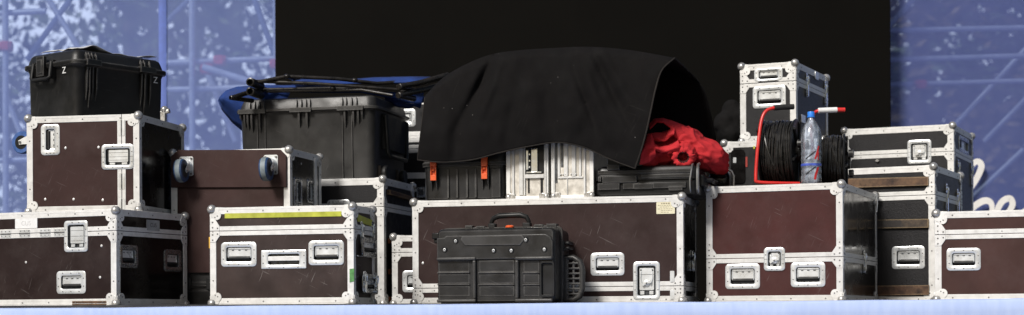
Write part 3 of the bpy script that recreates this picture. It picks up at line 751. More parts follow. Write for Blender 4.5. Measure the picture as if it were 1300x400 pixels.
# ---- brown case stood on its end, lid edge upright, blue wheel on its side
HA = A.H
B = Box(178, .23, 144.5, HA, 11, xl=35, xr=235)
uB = B.uv('front', 155.5, 220)[0]
rB = flight_case('flight_case', B, 'upright brown flight case with an upright lid seam and one blue wheel on its side', BR_B, GLOSS_AND_SHADE, seam=uB, seam_axis='x',
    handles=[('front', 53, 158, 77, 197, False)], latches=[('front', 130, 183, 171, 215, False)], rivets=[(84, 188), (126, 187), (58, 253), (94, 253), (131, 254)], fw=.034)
for py in (162, 230, 262):
    mb = MB(); v = B.uv('front', 155.5, py)[1]; mb.M = at_uv(B.M('front'), uB, v); mb.prism(rrect(.034, .085, .004, 2), -.002, .0018, 0); mb.cyl((0, -.04, .003), (0, .04, .003), .003, n=8, mi=1)
    mb.build('hinge', [ZINC, RIVET], rB)
v = (B.uv('front', 36, 175)[1])
add_caster(rB, at_uv(B.M('left'), -.10, v, 0), (1, 0, .12), rad=.060, off=(0, -.014, .072), tread=BLUEW)
mb = MB(); mb.box(-.10, -.072, B.D - .10, B.D - .07, B.H, B.H + .075); mb.box(-.115, -.055, B.D - .11, B.D - .06, B.H, B.H + .006); mb.sphere((-.080, B.D - .085, B.H + .085), .022); mb.cyl((-.10, B.D - .085, B.H + .07), (-.05, B.D - .085, B.H + .08), .014)
mb.build('corner_bracket', BALL, rB, bevel=.003)

# ---- rugged resin case on top
HB = HA + B.H
Cc = Box(99, .40, 60.5, HB, 38, xl=34.5, xr=211)
def rug_case_top():
    B_ = Cc; H = B_.H; root = B_.root('resin_case'); tag(root, 'square black resin case on top of the upright brown case, white mark on each face', 'resin case', G_RUG)
    zl = H * .80
    mb = MB(); shell(mb, B_, [(0, .016), (.006, .008), (.03, .006), (zl - .03, .001), (zl - .012, -.006)], .045); mb.build('body', PLAST, root, smooth=35)
    mb = MB(); shell(mb, B_, [(zl - .012, -.018), (zl - .006, -.022), (zl + .010, -.022), (zl + .014, -.018)], .05); shell(mb, B_, [(zl + .012, -.006), (H - .035, .002), (H - .014, .010), (H - .004, .022), (H, .04)], .045); lid = mb.build('lid', PLAST, root, smooth=35)
    mb = MB(); F, Rr = B_.M('front'), B_.M('right')
    for (x, dd) in ((111, .010), (114, .012), (118, .010), (123, .010), (180, .010), (184, .012), (191, .010)):
        u = B_.uv('right', x, 100)[0]
        fin(mb, Rr, u, zl - .02, .06 if dd > .011 else .10, .012, dd + .010, base=-.004); fin(mb, Rr, u, zl + .012, H - .015, .012, dd + .004)
    for (x0, x1) in ((108, 126), (176, 195)):
        u0, u1 = B_.uv('right', x0, 80)[0], B_.uv('right', x1, 80)[0]; mb.M = Rr; mb.box(u0, u1, zl - .012, zl + .02, .0, .034); mb.M = Matrix.Identity(4)
    mb.build('ribbing', PLAST, root, bevel=.002)
    u, v, w, h = B_.rect('front', 47, 76, 73, 103); zt = v + h / 2
    mb = MB(at_uv(F, u, v))
    mb.box(-w * .5, -w * .36, -h * .45, h * .42, .0, .022); mb.box(w * .36, w * .5, -h * .45, h * .42, .0, .022)
    mb.tube([(-w * .43, h * .35, .02), (-w * .45, -h * .38, .034), (-w * .35, -h * .47, .038), (w * .35, -h * .47, .038), (w * .45, -h * .38, .034), (w * .43, h * .35, .02)], .012, n=10)
    mb.build('carry_handle', PLASTD, root, bevel=.002)
    mb = MB(at_uv(F, u, zl)); mb.box(-.032, .032, -.06, .05, .018, .04); mb.box(-.022, .022, -.045, .03, .04, .046); mb.build('latch', PLAST, root, bevel=.004)
    for face, px, py in (('front', 84.5, 84), ('right', 200.5, 93.5)):
        u, v = B_.uv(face, px, py); inset = .004 if face == 'front' else .004
        text('white_mark', 'Z', .05, at_uv(B_.M(face, -.0085), u if face == 'front' else min(u, B_.D - .075), v - (.024 if face == 'front' else .040), 0), WINK, root)
    mb = MB(); n = 26; L = []
    for i in range(n):
        t = i / (n - 1); row = []
        for j in range(9):
            s = j / 8; x = -B_.W * (.80 - .72 * s); y = B_.D * (.05 + .90 * t)
            row.append(Vector((x, y, H + .002 + .022 * abs(noise.noise(Vector((x * 9, y * 8, 1)))) + .03 * math.exp(-((t - .22) / .12) ** 2) + .018 * math.exp(-((t - .95) / .12) ** 2))))
        L.append(row)
    mb.loft(L, False, False, closed=False)
    mb.v = [root.matrix_basis @ p for p in mb.v]
    o = mb.build('plastic_sheet', PLASTICSHEET, recalc=False); tag(o, 'crumpled whitish plastic sheet lying on the square resin case', 'plastic sheet')
    so_ = o.modifiers.new('thick', 'SOLIDIFY'); so_.thickness = .002
bpy.context.view_layer.update()
rug_case_top()

# ---- brown case with two casters on its face, and the low black case it stands on
Dd = Box(369, .44, 188, .20, 14, xl=218, xr=409)
rD = flight_case('flight_case', Dd, 'grey brown flight case turned so two wheels stick out of its face', BR_D, GLOSS_AND_SHADE, fw=.036,
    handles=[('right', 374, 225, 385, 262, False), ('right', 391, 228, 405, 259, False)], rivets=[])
pts = [(229, 190.8), (358, 190.3), (365.5, 198), (365.5, 238), (219.5, 238.5), (219.5, 199)]
sheet(rD, Dd, 'front', [(227, 239), (361, 239), (361, 346), (227, 346)], 'lower_board', BR_D, -.003, .0025)
mb = MB(Dd.M('front')); mb.prism([Dd.uv('front', *p) for p in pts], -.002, .016); mb.build('caster_board', BR_D, rD, bevel=.002)
for (x0, x1, y0, y1) in ((231, 248, 198, 225), (337, 356, 195, 224)):
    u, v, w, h = Dd.rect('front', x0, y0, x1, y1); add_caster(rD, at_uv(Dd.M('front'), u, v, .016), (.995, .05, -.05), rad=.063, wid=.044, tyre=BLUED, off=(.004, -.030, .078))
mb = MB(); mb.M = Dd.M('right'); u0 = Dd.uv('right', 401, 215)[0]; mb.box(u0 - .018, u0 + .018, .04, Dd.H - .02, -.004, .008); mb.build('side_bar', ALU, rD, bevel=.003)
for (px, py) in ((371, 205), (384, 208)):
    u, v = Dd.uv('right', px, py); mb = MB(at_uv(Dd.M('right'), u, v, -.003)); mb.lathe([(.006, -.001), (.006, .002), (.003, .003)], n=8); mb.build('rivet', RIVETW, rD)
Uu = Box(369, .455, 343, 0, 14, xl=222, D=.45, H=.196)
rU = Uu.root('resin_case'); tag(rU, 'low black ridged resin case on the stage, under the case with two wheels', 'resin case', G_RUG)
mb = MB(); shell(mb, Uu, [(0, .012), (.01, .004), (.08, 0), (.085, .006), (.10, .006), (.105, -.006), (.125, -.006), (.13, 0), (.186, .002), (.196, .012)], .03); mb.build('body', PLAST, rU, smooth=30)
mb = MB(Uu.M('front'))
for u in (-.60, -.45, -.2): mb.box(u - .03, u + .03, .085, .15, 0, .014)
mb.build('latch', PLASTD, rU, bevel=.004)

# ---- scuffed brown case with yellow tape, front row
E = Box(449.5, -.06, 260, 0, 14, xl=267, D=.33)
sE = E.uv('front', 440, 290.5)[1]
rE = flight_case('flight_case', E, 'scuffed brown flight case with a strip of yellow tape along its lid', BR_E, BR_E, seam=sE, fw=.034,
    handles=[('front', 281, 307.5, 326, 338.5), ('front', 392, 305.5, 437, 336.5)], extra=[('front', 332, 317.5, 389, 341)])
sheet(rE, E, 'front', [(286, 271.0), (434, 268.3), (434, 274.6), (286, 277.2)], 'yellow_tape', YEL, -.0035, .0006)
sheet(rE, E, 'right', [(455, 272), (474, 280), (474, 288), (455, 281)], 'yellow_tape', YEL, -.0035, .0006)
sheet(rE, E, 'front', [(444.3, 341.5), (450.0, 341), (450.0, 357), (444.3, 358.5)], 'green_tape', GRN, -.001, .003)
mb = MB(E.M('left')); v = E.uv('front', 268, 308)[1]; mb.box(-.10, -.02, v - .03, v + .03, 0, .016); mb.build('yellow_tag', mat('yellow_plastic', (.75, .42, .02, 1), rough=.5), rE, bevel=.003)
u, v, w, h = E.rect('front', 332, 317.5, 389, 341)
mb = MB(at_uv(E.M('front', .003), u, v)); mb.loft(dish_loops(w, h, w * .70, h * .60, .004, .004, .020)[:5], cap0=False, cap1=False); mb.loft(dish_loops(w, h, w * .70, h * .60, .004, .004, .020)[4:], cap0=False, cap1=False, mi=1)
for q in range(0, 1): mb.prism(rrect(w * .68, h * .58, .008), -.021, -.0190, 1)
ring_rivets(mb, w, h, w * .8, h * .66, .004, 2, 3)
dp = mb.build('label_dish', [ZINC, DARKSTEEL, RIVET], rE)
mb = MB(at_uv(E.M('front', .003), u, v)); mb.box(-w * .36, w * .36, -h * .08, h * .17, -.006, .001); mb.build('slide_plate', ALU, dp, bevel=.002)
# hardware on the shaded end: handle plate, two catches, slotted latch
for (x0, y0, x1, y1) in ((456.5, 350, 475, 371), (456, 306, 475, 322)):
    u, v, w, h = E.rect('right', x0, y0, x1, y1); add_handle(rE, at_uv(E.M('right', -.002), u, v, .014), max(w, .16), max(h, .1), True, True)
for px in (459, 473): u, v = E.uv('right', px, 296); add_catch(rE, at_uv(E.M('right'), u, v), .12)
for (px, py) in ((458, 358), (472, 360)): u, v = E.uv('right', px, py); add_catch(rE, at_uv(E.M('right'), u, v, .02), .11)
mb = MB(E.M('right'))
mb.prism(rrect(E.D * .74, .006, .002, 2, E.D * .5, E.H * .49), -.003, .006); mb.build('shelf_lip', CHROME, rE, bevel=.001)

# ---- black case behind, with a worn wooden batten on its end
F = Box(488, .97, 225.5, 0, 14, W=.96, D=.58)
sF = F.uv('front', 480, 262.5)[1]
rF = flight_case('flight_case', F, 'plain black flight case standing behind the yellow taped one, under the big resin case', BLKX, BLK, seam=sF, fw=.040,
    handles=[('front', 416, 253.5, 445, 274)])
sheet(rF, F, 'right', [(492.5, 241), (530, 252.5), (530, 257), (492.5, 246.5)], 'wooden_batten', WOOD, -.003, .018)
for py in (306, 345, 380):
    u, v = F.uv('right', 495, py); mb = MB(at_uv(F.M('right'), u, v)); mb.prism(rrect(.05, .03, .006), -.002, .006); mb.build('copper_tab', mat('copper_tab', (.22, .075, .03, 1), rough=.5, metal=.4, var=.3), rF, bevel=.001)

# ---- big ribbed resin case on it
HF = F.H
Gg = Box(477, 1.02, 119.5, HF, 14, xl=303.5, xr=519)
def big_rug():
    B_ = Gg; H = B_.H; zl = B_.uv('front', 380, 140)[1]; root = B_.root('resin_case')
    tag(root, 'big ribbed dark grey resin case with small wheels, under the folded blue chair', 'resin case', G_RUG)
    mb = MB(); shell(mb, B_, [(0, .03), (.008, .018), (.05, .014), (zl - .02, .003), (zl - .006, -.002)], .05); mb.build('body', PLASTG, root, smooth=35)
    mb = MB(); shell(mb, B_, [(zl - .007, -.014), (zl - .003, -.020), (zl + .009, -.020), (zl + .012, -.014)], .055); shell(mb, B_, [(zl + .011, -.002), (H - .03, .004), (H - .010, .012), (H, .032)], .05); mb.build('lid', PLASTG, root, smooth=35)
    mb = MB(); Fm, Rm = B_.M('front'), B_.M('right')
    for x in (319, 325, 331, 337, 378, 384, 390, 395, 436, 441, 448, 454):
        u = B_.uv('front', x, 130)[0]; fin(mb, Fm, u, zl + .010, H - .012, .014, .016)
    for x, yb in ((308, 154), (313, 162), (317, 165), (322, 168), (332, 168), (382, 162), (392, 162), (440, 162), (451, 161), (457, 157), (462, 151)):
        u, vb = B_.uv('front', x, yb); fin(mb, Fm, u, zl - .008, vb, .015, .022)
    for x in (328, 338, 436, 448):
        u = B_.uv('front', x, 190)[0]; mb.M = Fm; mb.loft([[(u - .004, v, -.012 + .011 * ((v) / zl)) for v in (0,)] + [(u + .004, 0, -.014), (u + .002, 0, -.006), (u - .002, 0, -.006)], [(u - .004, zl - .02, -.006), (u + .004, zl - .02, -.006), (u + .002, zl - .02, .004), (u - .002, zl - .02, .004)]]); mb.M = Matrix.Identity(4)
    for (x0, x1) in ((306, 340), (371, 398), (431, 464)):
        a, b = B_.uv('front', x0, 140)[0], B_.uv('front', x1, 140)[0]; mb.M = Fm; mb.box(a, b, zl - .014, zl + .012, 0, .030); mb.M = Matrix.Identity(4)
    mb.build('ribbing', PLASTG, root, bevel=.002)
    for (px, py) in ((487, 216), (510, 222)):
        u, v = B_.uv('right', px, py); u = min(max(u, .05), B_.D - .05)
        mb = MB(at_uv(Rm, u, .040, -.012)); mb.box(-.045, .045, -.036, .045, -.01, .012); k = mb.build('wheel_bracket', mat('brown_dusty_resin', (.05, .038, .028, 1), rough=.6, var=.5, scale=40), root, bevel=.006)
        mb = MB(at_uv(Rm, u, .042, .002)); mb.lathe([(.016, -.002), (.038, 0), (.042, .006), (.042, .022), (.036, .028), (.012, .024)], n=22); mb.build('wheel', RUBBER, k)
    mb = MB(Rm); u0, u1 = B_.D * .22, B_.D * .86; v0, v1 = .14, zl - .03
    mb.tube([(u0, v1, .0), (u0, v1, .02), (u0 + .02, v0 + .03, .026), (u0 + .05, v0, .03), (u1 - .05, v0, .03), (u1 - .02, v0 + .03, .026), (u1, v1, .02), (u1, v1, 0)], .013, n=10)
    mb.box(u0 + .02, u1 - .02, v0 + .04, v1, -.008, .020); mb.build('side_handle', PLASTD, root, bevel=.004)
big_rug()

# ---- folded blue chair: bundle of black tubes and canvas on the ribbed case
zG = HF + Gg.H
ch = empty('folded_chair', at(400, 118, 1.30)); ch.location.z = zG; tag(ch, 'folded camp chair of black tubes and blue canvas lying across the big resin case', 'folding chair')
o0 = Vector(ch.location)
def ctube(pts, r=.011, m=TUBEB, name='tube'):
    mb = MB(); mb.tube([at(x, y, Y) - o0 for x, y, Y in pts], r, n=10); mb.build(name, m, ch)
def openend(x, y, Y, d, r=.02):
    mb = MB(); p = at(x, y, Y) - o0; d = Vector(d).normalized()
    u = d.orthogonal().normalized(); w_ = d.cross(u); n = 18
    def ringl(rr, off): return [p + d * off + (u * math.cos(6.2832 * k / n) + w_ * math.sin(6.2832 * k / n)) * rr for k in range(n)]
    mb.loft([ringl(r, .18), ringl(r, 0), ringl(r * .72, -.002), ringl(r * .70, .05)], True, True); mb.build('tube_end', TUBEB, ch)
ctube([(320, 106, 1.05), (330, 104, 1.06), (365, 97, 1.08), (430, 100, 1.12), (480, 106, 1.2), (540, 102, 1.3), (572, 95, 1.34)])
ctube([(322, 103, 1.10), (400, 106, 1.06), (470, 111, 1.1), (505, 114, 1.1), (572, 97, 1.30)], .010)
ctube([(325, 114, 1.2), (420, 112, 1.2), (520, 116, 1.2), (556, 111, 1.2)], .010)
ctube([(340, 116, 1.15), (400, 115, 1.10), (460, 114, 1.1), (500, 121, 1.05)], .010)
ctube([(296, 124, 1.0), (312, 119, 1.05), (340, 113, 1.25)], .014)
ctube([(507, 110, 1.0), (535, 105, 1.1), (570, 95, 1.25)], .016)
ctube([(506, 121, 1.0), (540, 114, 1.15), (560, 108, 1.25)], .016)
ctube([(365, 97, 1.08), (372, 99, 1.3), (400, 108, 1.4)], .010)
openend(319, 104, .98, (.2, 1, 0), .024); openend(319, 116, 1.0, (.2, 1, 0), .024); openend(294, 124, 1.0, (.7, 1, 0), .013); openend(508, 110, 1.0, (.5, 1, 0), .017); openend(507, 121, 1.0, (.5, 1, 0), .017)
for (x, y, Y) in ((452, 102, 1.1), (366, 97, 1.06), (424, 112, 1.09)):
    mb = MB(); mb.sphere(at(x, y, Y) - o0, .018, sc=(1, 1, .8)); mb.build('joint', TUBEB, ch)
def canvas(outline_top, outline_bot, Y0, Y1, name='canvas'):
    mb = MB(); L = []
    for (a, b) in zip(outline_top, outline_bot):
        row = []
        for j in range(9):
            t = j / 8; x = a[0] + (b[0] - a[0]) * t; y = a[1] + (b[1] - a[1]) * t
            Y = Y0 + (Y1 - Y0) * t - .05 * math.sin(math.pi * t) + .035 * noise.noise(Vector((x * .06, y * .09, 3)))
            row.append(at(x, y, Y) - o0)
        L.append(row)
    mb.loft(L, False, False, closed=False); o = mb.build(name, BLUECLOTH, ch, recalc=False, smooth=70)
    m = o.modifiers.new('thick', 'SOLIDIFY'); m.thickness = .006
canvas([(280, 123), (288, 115), (302, 110), (330, 108), (352, 109), (372, 113)], [(278, 128), (283, 140), (296, 156), (308, 166), (325, 168), (345, 168)], 1.25, 1.32)
canvas([(372, 101), (400, 99), (440, 101), (475, 98), (520, 97), (548, 97)], [(372, 108), (400, 108), (440, 107), (475, 106), (520, 106), (548, 103)], 1.35, 1.22)
canvas([(330, 108), (400, 108), (460, 109), (505, 112), (540, 116)], [(330, 117), (400, 118), (460, 118), (505, 126), (535, 138)], 1.38, 1.30)
canvas([(490, 118), (505, 117), (520, 119), (540, 122)], [(490, 128), (505, 136), (520, 138), (540, 130)], 1.45, 1.40)

# ---- two slim rack cases far back in the gap
I2 = Box(548, 1.80, 172.5, 0, 14, xl=496, D=.40)
rI2 = flight_case('flight_case', I2, 'lower black case of the pair in the narrow gap behind the big ribbed case', BLK, seam=I2.uv('front', 525, 189)[1], fw=.036, corners=False, braces=False)
for (y0, y1) in ((219, 226.5), (240, 243)): sheet(rI2, I2, 'front', [(497, y0 + .5), (547, y0), (547, y1), (497, y1 + .5)], 'cross_rail', ALU, -.003, .002)
u, v, w, h = I2.rect('front', 530, 238, 541, 251); mb = MB(at_uv(I2.M('front'), u, v)); mb.prism(rrect(w, h, .008), 0, .006); mb.prism(rrect(w * .6, h * .5, .006), .006, .012, 1); mb.build('latch', [CHROME, DARKSTEEL], rI2, bevel=.001)
I1 = Box(548, 1.80, 126, I2.H, 14, W=I2.W, D=.40)
rI1 = flight_case('flight_case', I1, 'upper black case of the pair in the narrow gap behind the big ribbed case', BLK, fw=.030, corners=False, handles=[('front', 505, 138.5, 529, 161, False)])

# ---- small dark case whose end shows beside the long case
Q = Box(600, .88, 297.5, 0, 14, xl=498, D=.45)
rQ = flight_case('flight_case', Q, 'small dark case mostly hidden behind the long case, one end showing', BR_A, GLOSS_AND_SHADE, seam=Q.uv('front', 515, 320.5)[1], handles=[('front', 511, 343.5, 548, 371)], fw=.034)

# ---- long case in the middle
O = Box(868, .05, 247.5, 0, 14, xl=524, D=.5)
rO = flight_case('flight_case', O, 'longest brown flight case in the middle, cream label at its top corner', BR_O, GLOSS_AND_SHADE, seam=O.uv('front', 840, 363.2)[1], fw=.034,
    handles=[('front', 750, 321, 793, 350)], latches=[('front', 804, 332, 838, 381)], catches=[('right', 874, 318, 885, 345)], rivets=[(537, 334)])
o, M, w_, h_ = plate(rO, O, 'front', (834, 256.5, 857.5, 271.5), 'paper_label', PAPER, -.0035, .0005)
mb = MB(M); rnd = random.Random(3)
for j, (v, a, b, th) in enumerate(((.38, -.24, .24, .0032), (.22, -.42, .46, .0014), (.08, -.3, .28, .0014), (-.08, -.42, .4, .0012), (-.22, -.24, .34, .0012), (-.36, -.26, .2, .0012))):
    x = a * w_
    while x < b * w_:
        l = rnd.uniform(.005, .013); mb.box(x, min(x + l, b * w_), v * h_ - th, v * h_ + th, 0, .0004); x += l + .0035
mb.build('printed_text', mat('label_ink', (.30, .26, .17, 1), rough=.9), o, smooth=0)
for (x, y0, y1) in ((854, 344, 358), (854, 368, 380)): plate(rO, O, 'front', (x - 3, y0, x + 2.5, y1), 'steel_strip', ZINC, -.003, .004)

# ---- wheeled hard case standing on edge before it
P = Box(705, -.13, 288, 0, 17, xl=555, D=.29)
def stood_case():
    B_ = P; W, D, H = B_.W, B_.D, B_.H; root = B_.root('resin_case'); F_ = B_.M('front'); R_ = B_.M('right')
    tag(root, 'black wheeled resin case with a carry handle stood on edge before the longest brown case', 'resin case', G_RUG)
    yb = D * .36
    def half(y0, y1, ins0, ins1, nm):
        mb = MB(); L = []
        for y, i in ((y0, .012), (y0 + .008, .003), (y0 + .016, 0), (y1, ins1)):
            L.append([(u, y, v) for u, v in rrect(W - 2 * i, H - 2 * i, max(.01, .028 - i), 5, -W / 2, H / 2)])
        mb.loft(L); return mb.build(nm, PLAST, root, smooth=35)
    half(0, yb, 0, .0, 'front_shell')
    mb = MB(); L = []
    for y, i in ((yb, -.010), (yb + .02, -.010), (yb + .021, .0), (D - .012, .004), (D, .018)):
        L.append([(u, y, v) for u, v in rrect(W - 2 * i, H - 2 * i, .03, 5, -W / 2, H / 2)])
    mb.loft(L); mb.build('rear_shell', PLAST, root, smooth=35)
    def U(x, y): return B_.uv('front', x, y)
    # upper smooth shield
    mb = MB(F_)
    a = U(556, 297); b = U(703, 328); c = U(690, 297)
    mb.prism([(a[0], b[1]), (b[0], b[1]), (b[0], c[1] - .04), (b[0] - .012, c[1] - .014), (b[0] - .04, c[1]), (a[0] + .05, c[1]), (a[0] + .04, c[1] - .01), (a[0], c[1] - .012)], -.002, .012)
    mb.build('shield_plate', PLAST, root, bevel=.004, seg=3)
    mb = MB(F_); p = [U(589, 299.5), U(664, 298.5), U(668, 303), U(662, 311.5), U(592, 312), U(586, 304)]; mb.prism(p, .010, .017); mb.build('raised_badge', PLASTG, root, bevel=.003)
    for (x, y) in ((566, 317), (580, 306), (628, 318), (650.5, 318), (669, 304.5), (692.5, 316.5)):
        u, v = U(x, y); mb = MB(at_uv(F_, u, v, .011)); mb.lathe([(.0145, 0), (.0145, .004), (.012, .006), (.0095, .005)], n=18, mi=0); mb.lathe([(.0075, .004), (.007, .0065), (.004, .007), (.003, .004)], n=12, mi=1); mb.build('screw', [PLASTD, ZINC], root)
    # lower ribbed blocks
    for (x0, x1, y0) in ((556, 607, 326.5), (655, 704, 325.5)):
        mb = MB(F_)
        u0, v1 = U(x0, y0); u1, v0 = U(x1, 384); v0 = .004
        r = .03
        if x0 < 600: pts = [(u0, v0), (u1, v0), (u1, v1 - r), (u1 - r * .3, v1 - r * .3), (u1 - r, v1), (u0, v1)]; inn = [(u0, v0 + .02), (u1 - .022, v0 + .02), (u1 - .022, v1 - .03), (u1 - .035, v1 - .022), (u0, v1 - .022)]
        else: pts = [(u0, v0), (u1, v0), (u1, v1), (u0 + r, v1), (u0 + r * .3, v1 - r * .3), (u0, v1 - r)]; inn = [(u0 + .022, v0 + .02), (u1 - .002, v0 + .02), (u1 - .002, v1 - .022), (u0 + .035, v1 - .022), (u0 + .022, v1 - .035)]
        n = len(pts)
        # rim as strips: top, side, bottom
        mb.box(u0, u1 - .006, v1 - .020, v1 - .002, -.002, .022); mb.box(u0, u1 - .006, v0, v0 + .018, -.002, .022)
        if x0 < 600: mb.box(u1 - .024, u1 - .006, v0 + .018, v1 - .020, -.002, .020)
        else: mb.box(u0, u0 + .020, v0 + .018, v1 - .020, -.002, .020)
        mb.build('wheel_guard', PLASTG, root, bevel=.007, seg=3)
    mb = MB(F_)
    for y in (346.5, 361.5):
        for x0, x1 in ((556, 597), (608, 654), (664, 686)):
            a = U(x0, y); b = U(x1, y); mb.box(a[0], b[0], a[1] - .003, a[1] + .003, -.002, .010)
    for (y0, y1) in ((331, 345.5), (348, 360), (363, 376)):
        for x0, x1 in ((557, 596.5), (609, 653), (665, 685)):
            a = U(x0, y0); b = U(x1, y1); mb.box(a[0], b[0], b[1], a[1], -.002, .0022)
    mb.build('slat_panel', PLAST, root, bevel=.0016)
    u, v, w, h = B_.rect('front', 687, 332, 705, 377); mb = MB(at_uv(F_, u, v, .004))
    mb.loft([[(a, b, -.003) for a, b in rrect(w, h, .012)], [(a, b, .016) for a, b in rrect(w, h, .012)], [(a, b, .016) for a, b in rrect(w - .016, h - .016, .008)], [(a, b, .001) for a, b in rrect(w - .022, h - .022, .007)]], cap0=False); mb.build('recess', PLASTD, root, bevel=.001)
    # carry handle on the top edge with its lugs and the orange button
    ym = yb + .02
    def T(x): return U(x, 288)[0]
    for (x0, x1) in ((612, 621), (656, 666)):
        mb = MB(); mb.box(T(x0), T(x1), ym - .02, ym + .02, H - .004, H + .030)
        mb.build('handle_lug', PLASTD, root, bevel=.004)
    hx0, hx1 = T(614), T(665)
    mb = MB(); mb.tube([(hx0 + .008, ym, H + .01), (hx0 + .006, ym - .004, H + .035), (hx0 + .018, ym - .008, H + .056), (hx0 + .05, ym - .010, H + .068), (hx1 - .05, ym - .010, H + .070), (hx1 - .018, ym - .008, H + .060), (hx1 - .006, ym - .004, H + .036), (hx1 - .008, ym, H + .01)], [.010, .011, .013, .0145, .0145, .013, .011, .010], n=12)
    mb.build('carry_handle', PLASTD, root)
    mb = MB()
    for (x0, x1, hh) in ((583, 592, .022), (597, 608, .018), (671, 683, .020), (687, 700, .022), (594, 598, .012), (683, 688, .014)): 
        mb = MB(); mb.box(T(x0), T(x1), ym - .025, ym + .025, H - .006, H + hh); mb.build('hinge_block', PLAST, root, bevel=.003)
    mb = MB(); mb.box(T(580), T(700), ym - .02, ym + .02, H - .004, H + .008); mb.build('hinge_rail', PLAST, root, bevel=.003)
    mb = MB(); mb.lathe([(.022, 0), (.022, .006), (.016, .011), (.004, .012)], (T(640), ym - .02, H + .007), n=18); mb.build('pressure_button', ORANGE, root)
    # wheel block at upper outer corner
    v = U(556, 299)[1]; mb = MB(); mb.box(-W - .034, -W + .02, .02, D - .04, v - .016, v + .014); mb.box(-W - .026, -W + .01, .03, D - .05, v - .038, v - .018); k = mb.build('wheel_bracket', PLASTD, root, bevel=.004)
    mb = MB(); mb.lathe([(.010, -.012), (.024, -.012), (.026, 0), (.024, .012), (.010, .012)], (-W - .012, .06, v - .010), axis='y', n=20); mb.build('wheel', RUBBER, k)
    # side: clasp and folding grab handle
    u = .16; v1 = B_.uv('right', 722, 313)[1]
    mb = MB(R_); mb.box(u - .045, u + .05, v1 - .026, v1 + .026, .0, .016); mb.box(u - .03, u + .05, v1 - .020, v1 - .006, .014, .040); mb.box(u - .03, u + .05, v1 + .006, v1 + .020, .014, .040); mb.build('clasp', PLASTD, root, bevel=.004)
    vt, vb = B_.uv('right', 725, 328)[1], .016; u0 = .17
    mb = MB(R_)
    mb.tube([(u0, vt, .0), (u0, vt, .05), (u0, vt - .02, .083), (u0, vt - .06, .095), (u0, vb + .06, .095), (u0, vb + .02, .083), (u0, vb, .05), (u0, vb, .0)], [.014, .015, .016, .016, .016, .016, .015, .014], n=10)
    k = 7
    for i in range(k):
        v = vb + .03 + (vt - vb - .06) * i / (k - 1); mb.box(u0 - .012, u0 + .012, v - .005, v + .005, .012, .088)
    mb.box(u0 - .014, u0 + .014, vb, vt, .0, .020); mb.box(u0 - .008, u0 + .008, vb + .02, vt - .02, .046, .056); mb.build('grab_handle', PLASTG, root, bevel=.003)
stood_case()

# ---- on the long case: orange latched case, two aluminium cases, flat tool case
ZO = O.H
def on_O(px): return .05 + (868 - px) * .00102
Kk = Box(641, on_O(641) + .03, 150, ZO, 14, xl=539, D=.34)
def orange_case():
    B_ = Kk; H = B_.H; zl = B_.uv('front', 590, 210)[1]; root = B_.root('resin_case'); F_ = B_.M('front')
    tag(root, 'black resin case with two orange latches under the hanging drape', 'resin case', G_RUG)
    mb = MB(); shell(mb, B_, [(0, .014), (.01, .006), (zl - .02, 0), (zl - .004, 0)], .03); mb.build('body', PLAST, root, smooth=35)
    mb = MB(); shell(mb, B_, [(zl - .003, -.012), (zl + .016, -.014), (zl + .02, -.006), (H - .04, 0), (H, .03)], .034); mb.build('lid', PLAST, root, smooth=35)
    mb = MB()
    for x in (570, 581.5, 594, 605): u = B_.uv('front', x, 230)[0]; mb.M = F_; mb.box(u - .005, u + .005, .015, zl - .02, -.004, .006)
    for x in (549.5, 556, 614, 621.5): u = B_.uv('front', x, 230)[0]; mb.M = Matrix.Identity(4); fin(mb, F_, u, zl - .01, .055, .014, .03)
    mb.build('ribbing', PLAST, root, bevel=.003); u = B_.uv('front', 632, 230)[0]; mb = MB(F_); mb.box(u - .03, u + .02, .01, zl - .02, -.004, .008); mb.build('corner_pad', PLAST, root, bevel=.003)
    for (x0, x1, yb) in ((549.5, 557, 230), (614, 621.5, 228)):
        u0, v0 = B_.uv('front', x0, yb); u1, v1 = B_.uv('front', x1, 200); mb = MB(F_); um = (u0 + u1) / 2
        mb.box(u0, u1, v0, v0 + .030, .02, .036); mb.box(u0, u1, v1 - .05, v1, .022, .040); mb.box(u0, u0 + .007, v0 + .03, v1 - .05, .022, .036); mb.box(u1 - .007, u1, v0 + .03, v1 - .05, .022, .036)
        mb.box(u0 + .006, u1 - .006, v0 + .028, v1 - .048, .016, .024); mb.cyl((um, v0 + .05, .03), (um, v0 + .062, .03), .009, n=10)
        mb.build('orange_latch', ORANGE, root, bevel=.002)
orange_case()
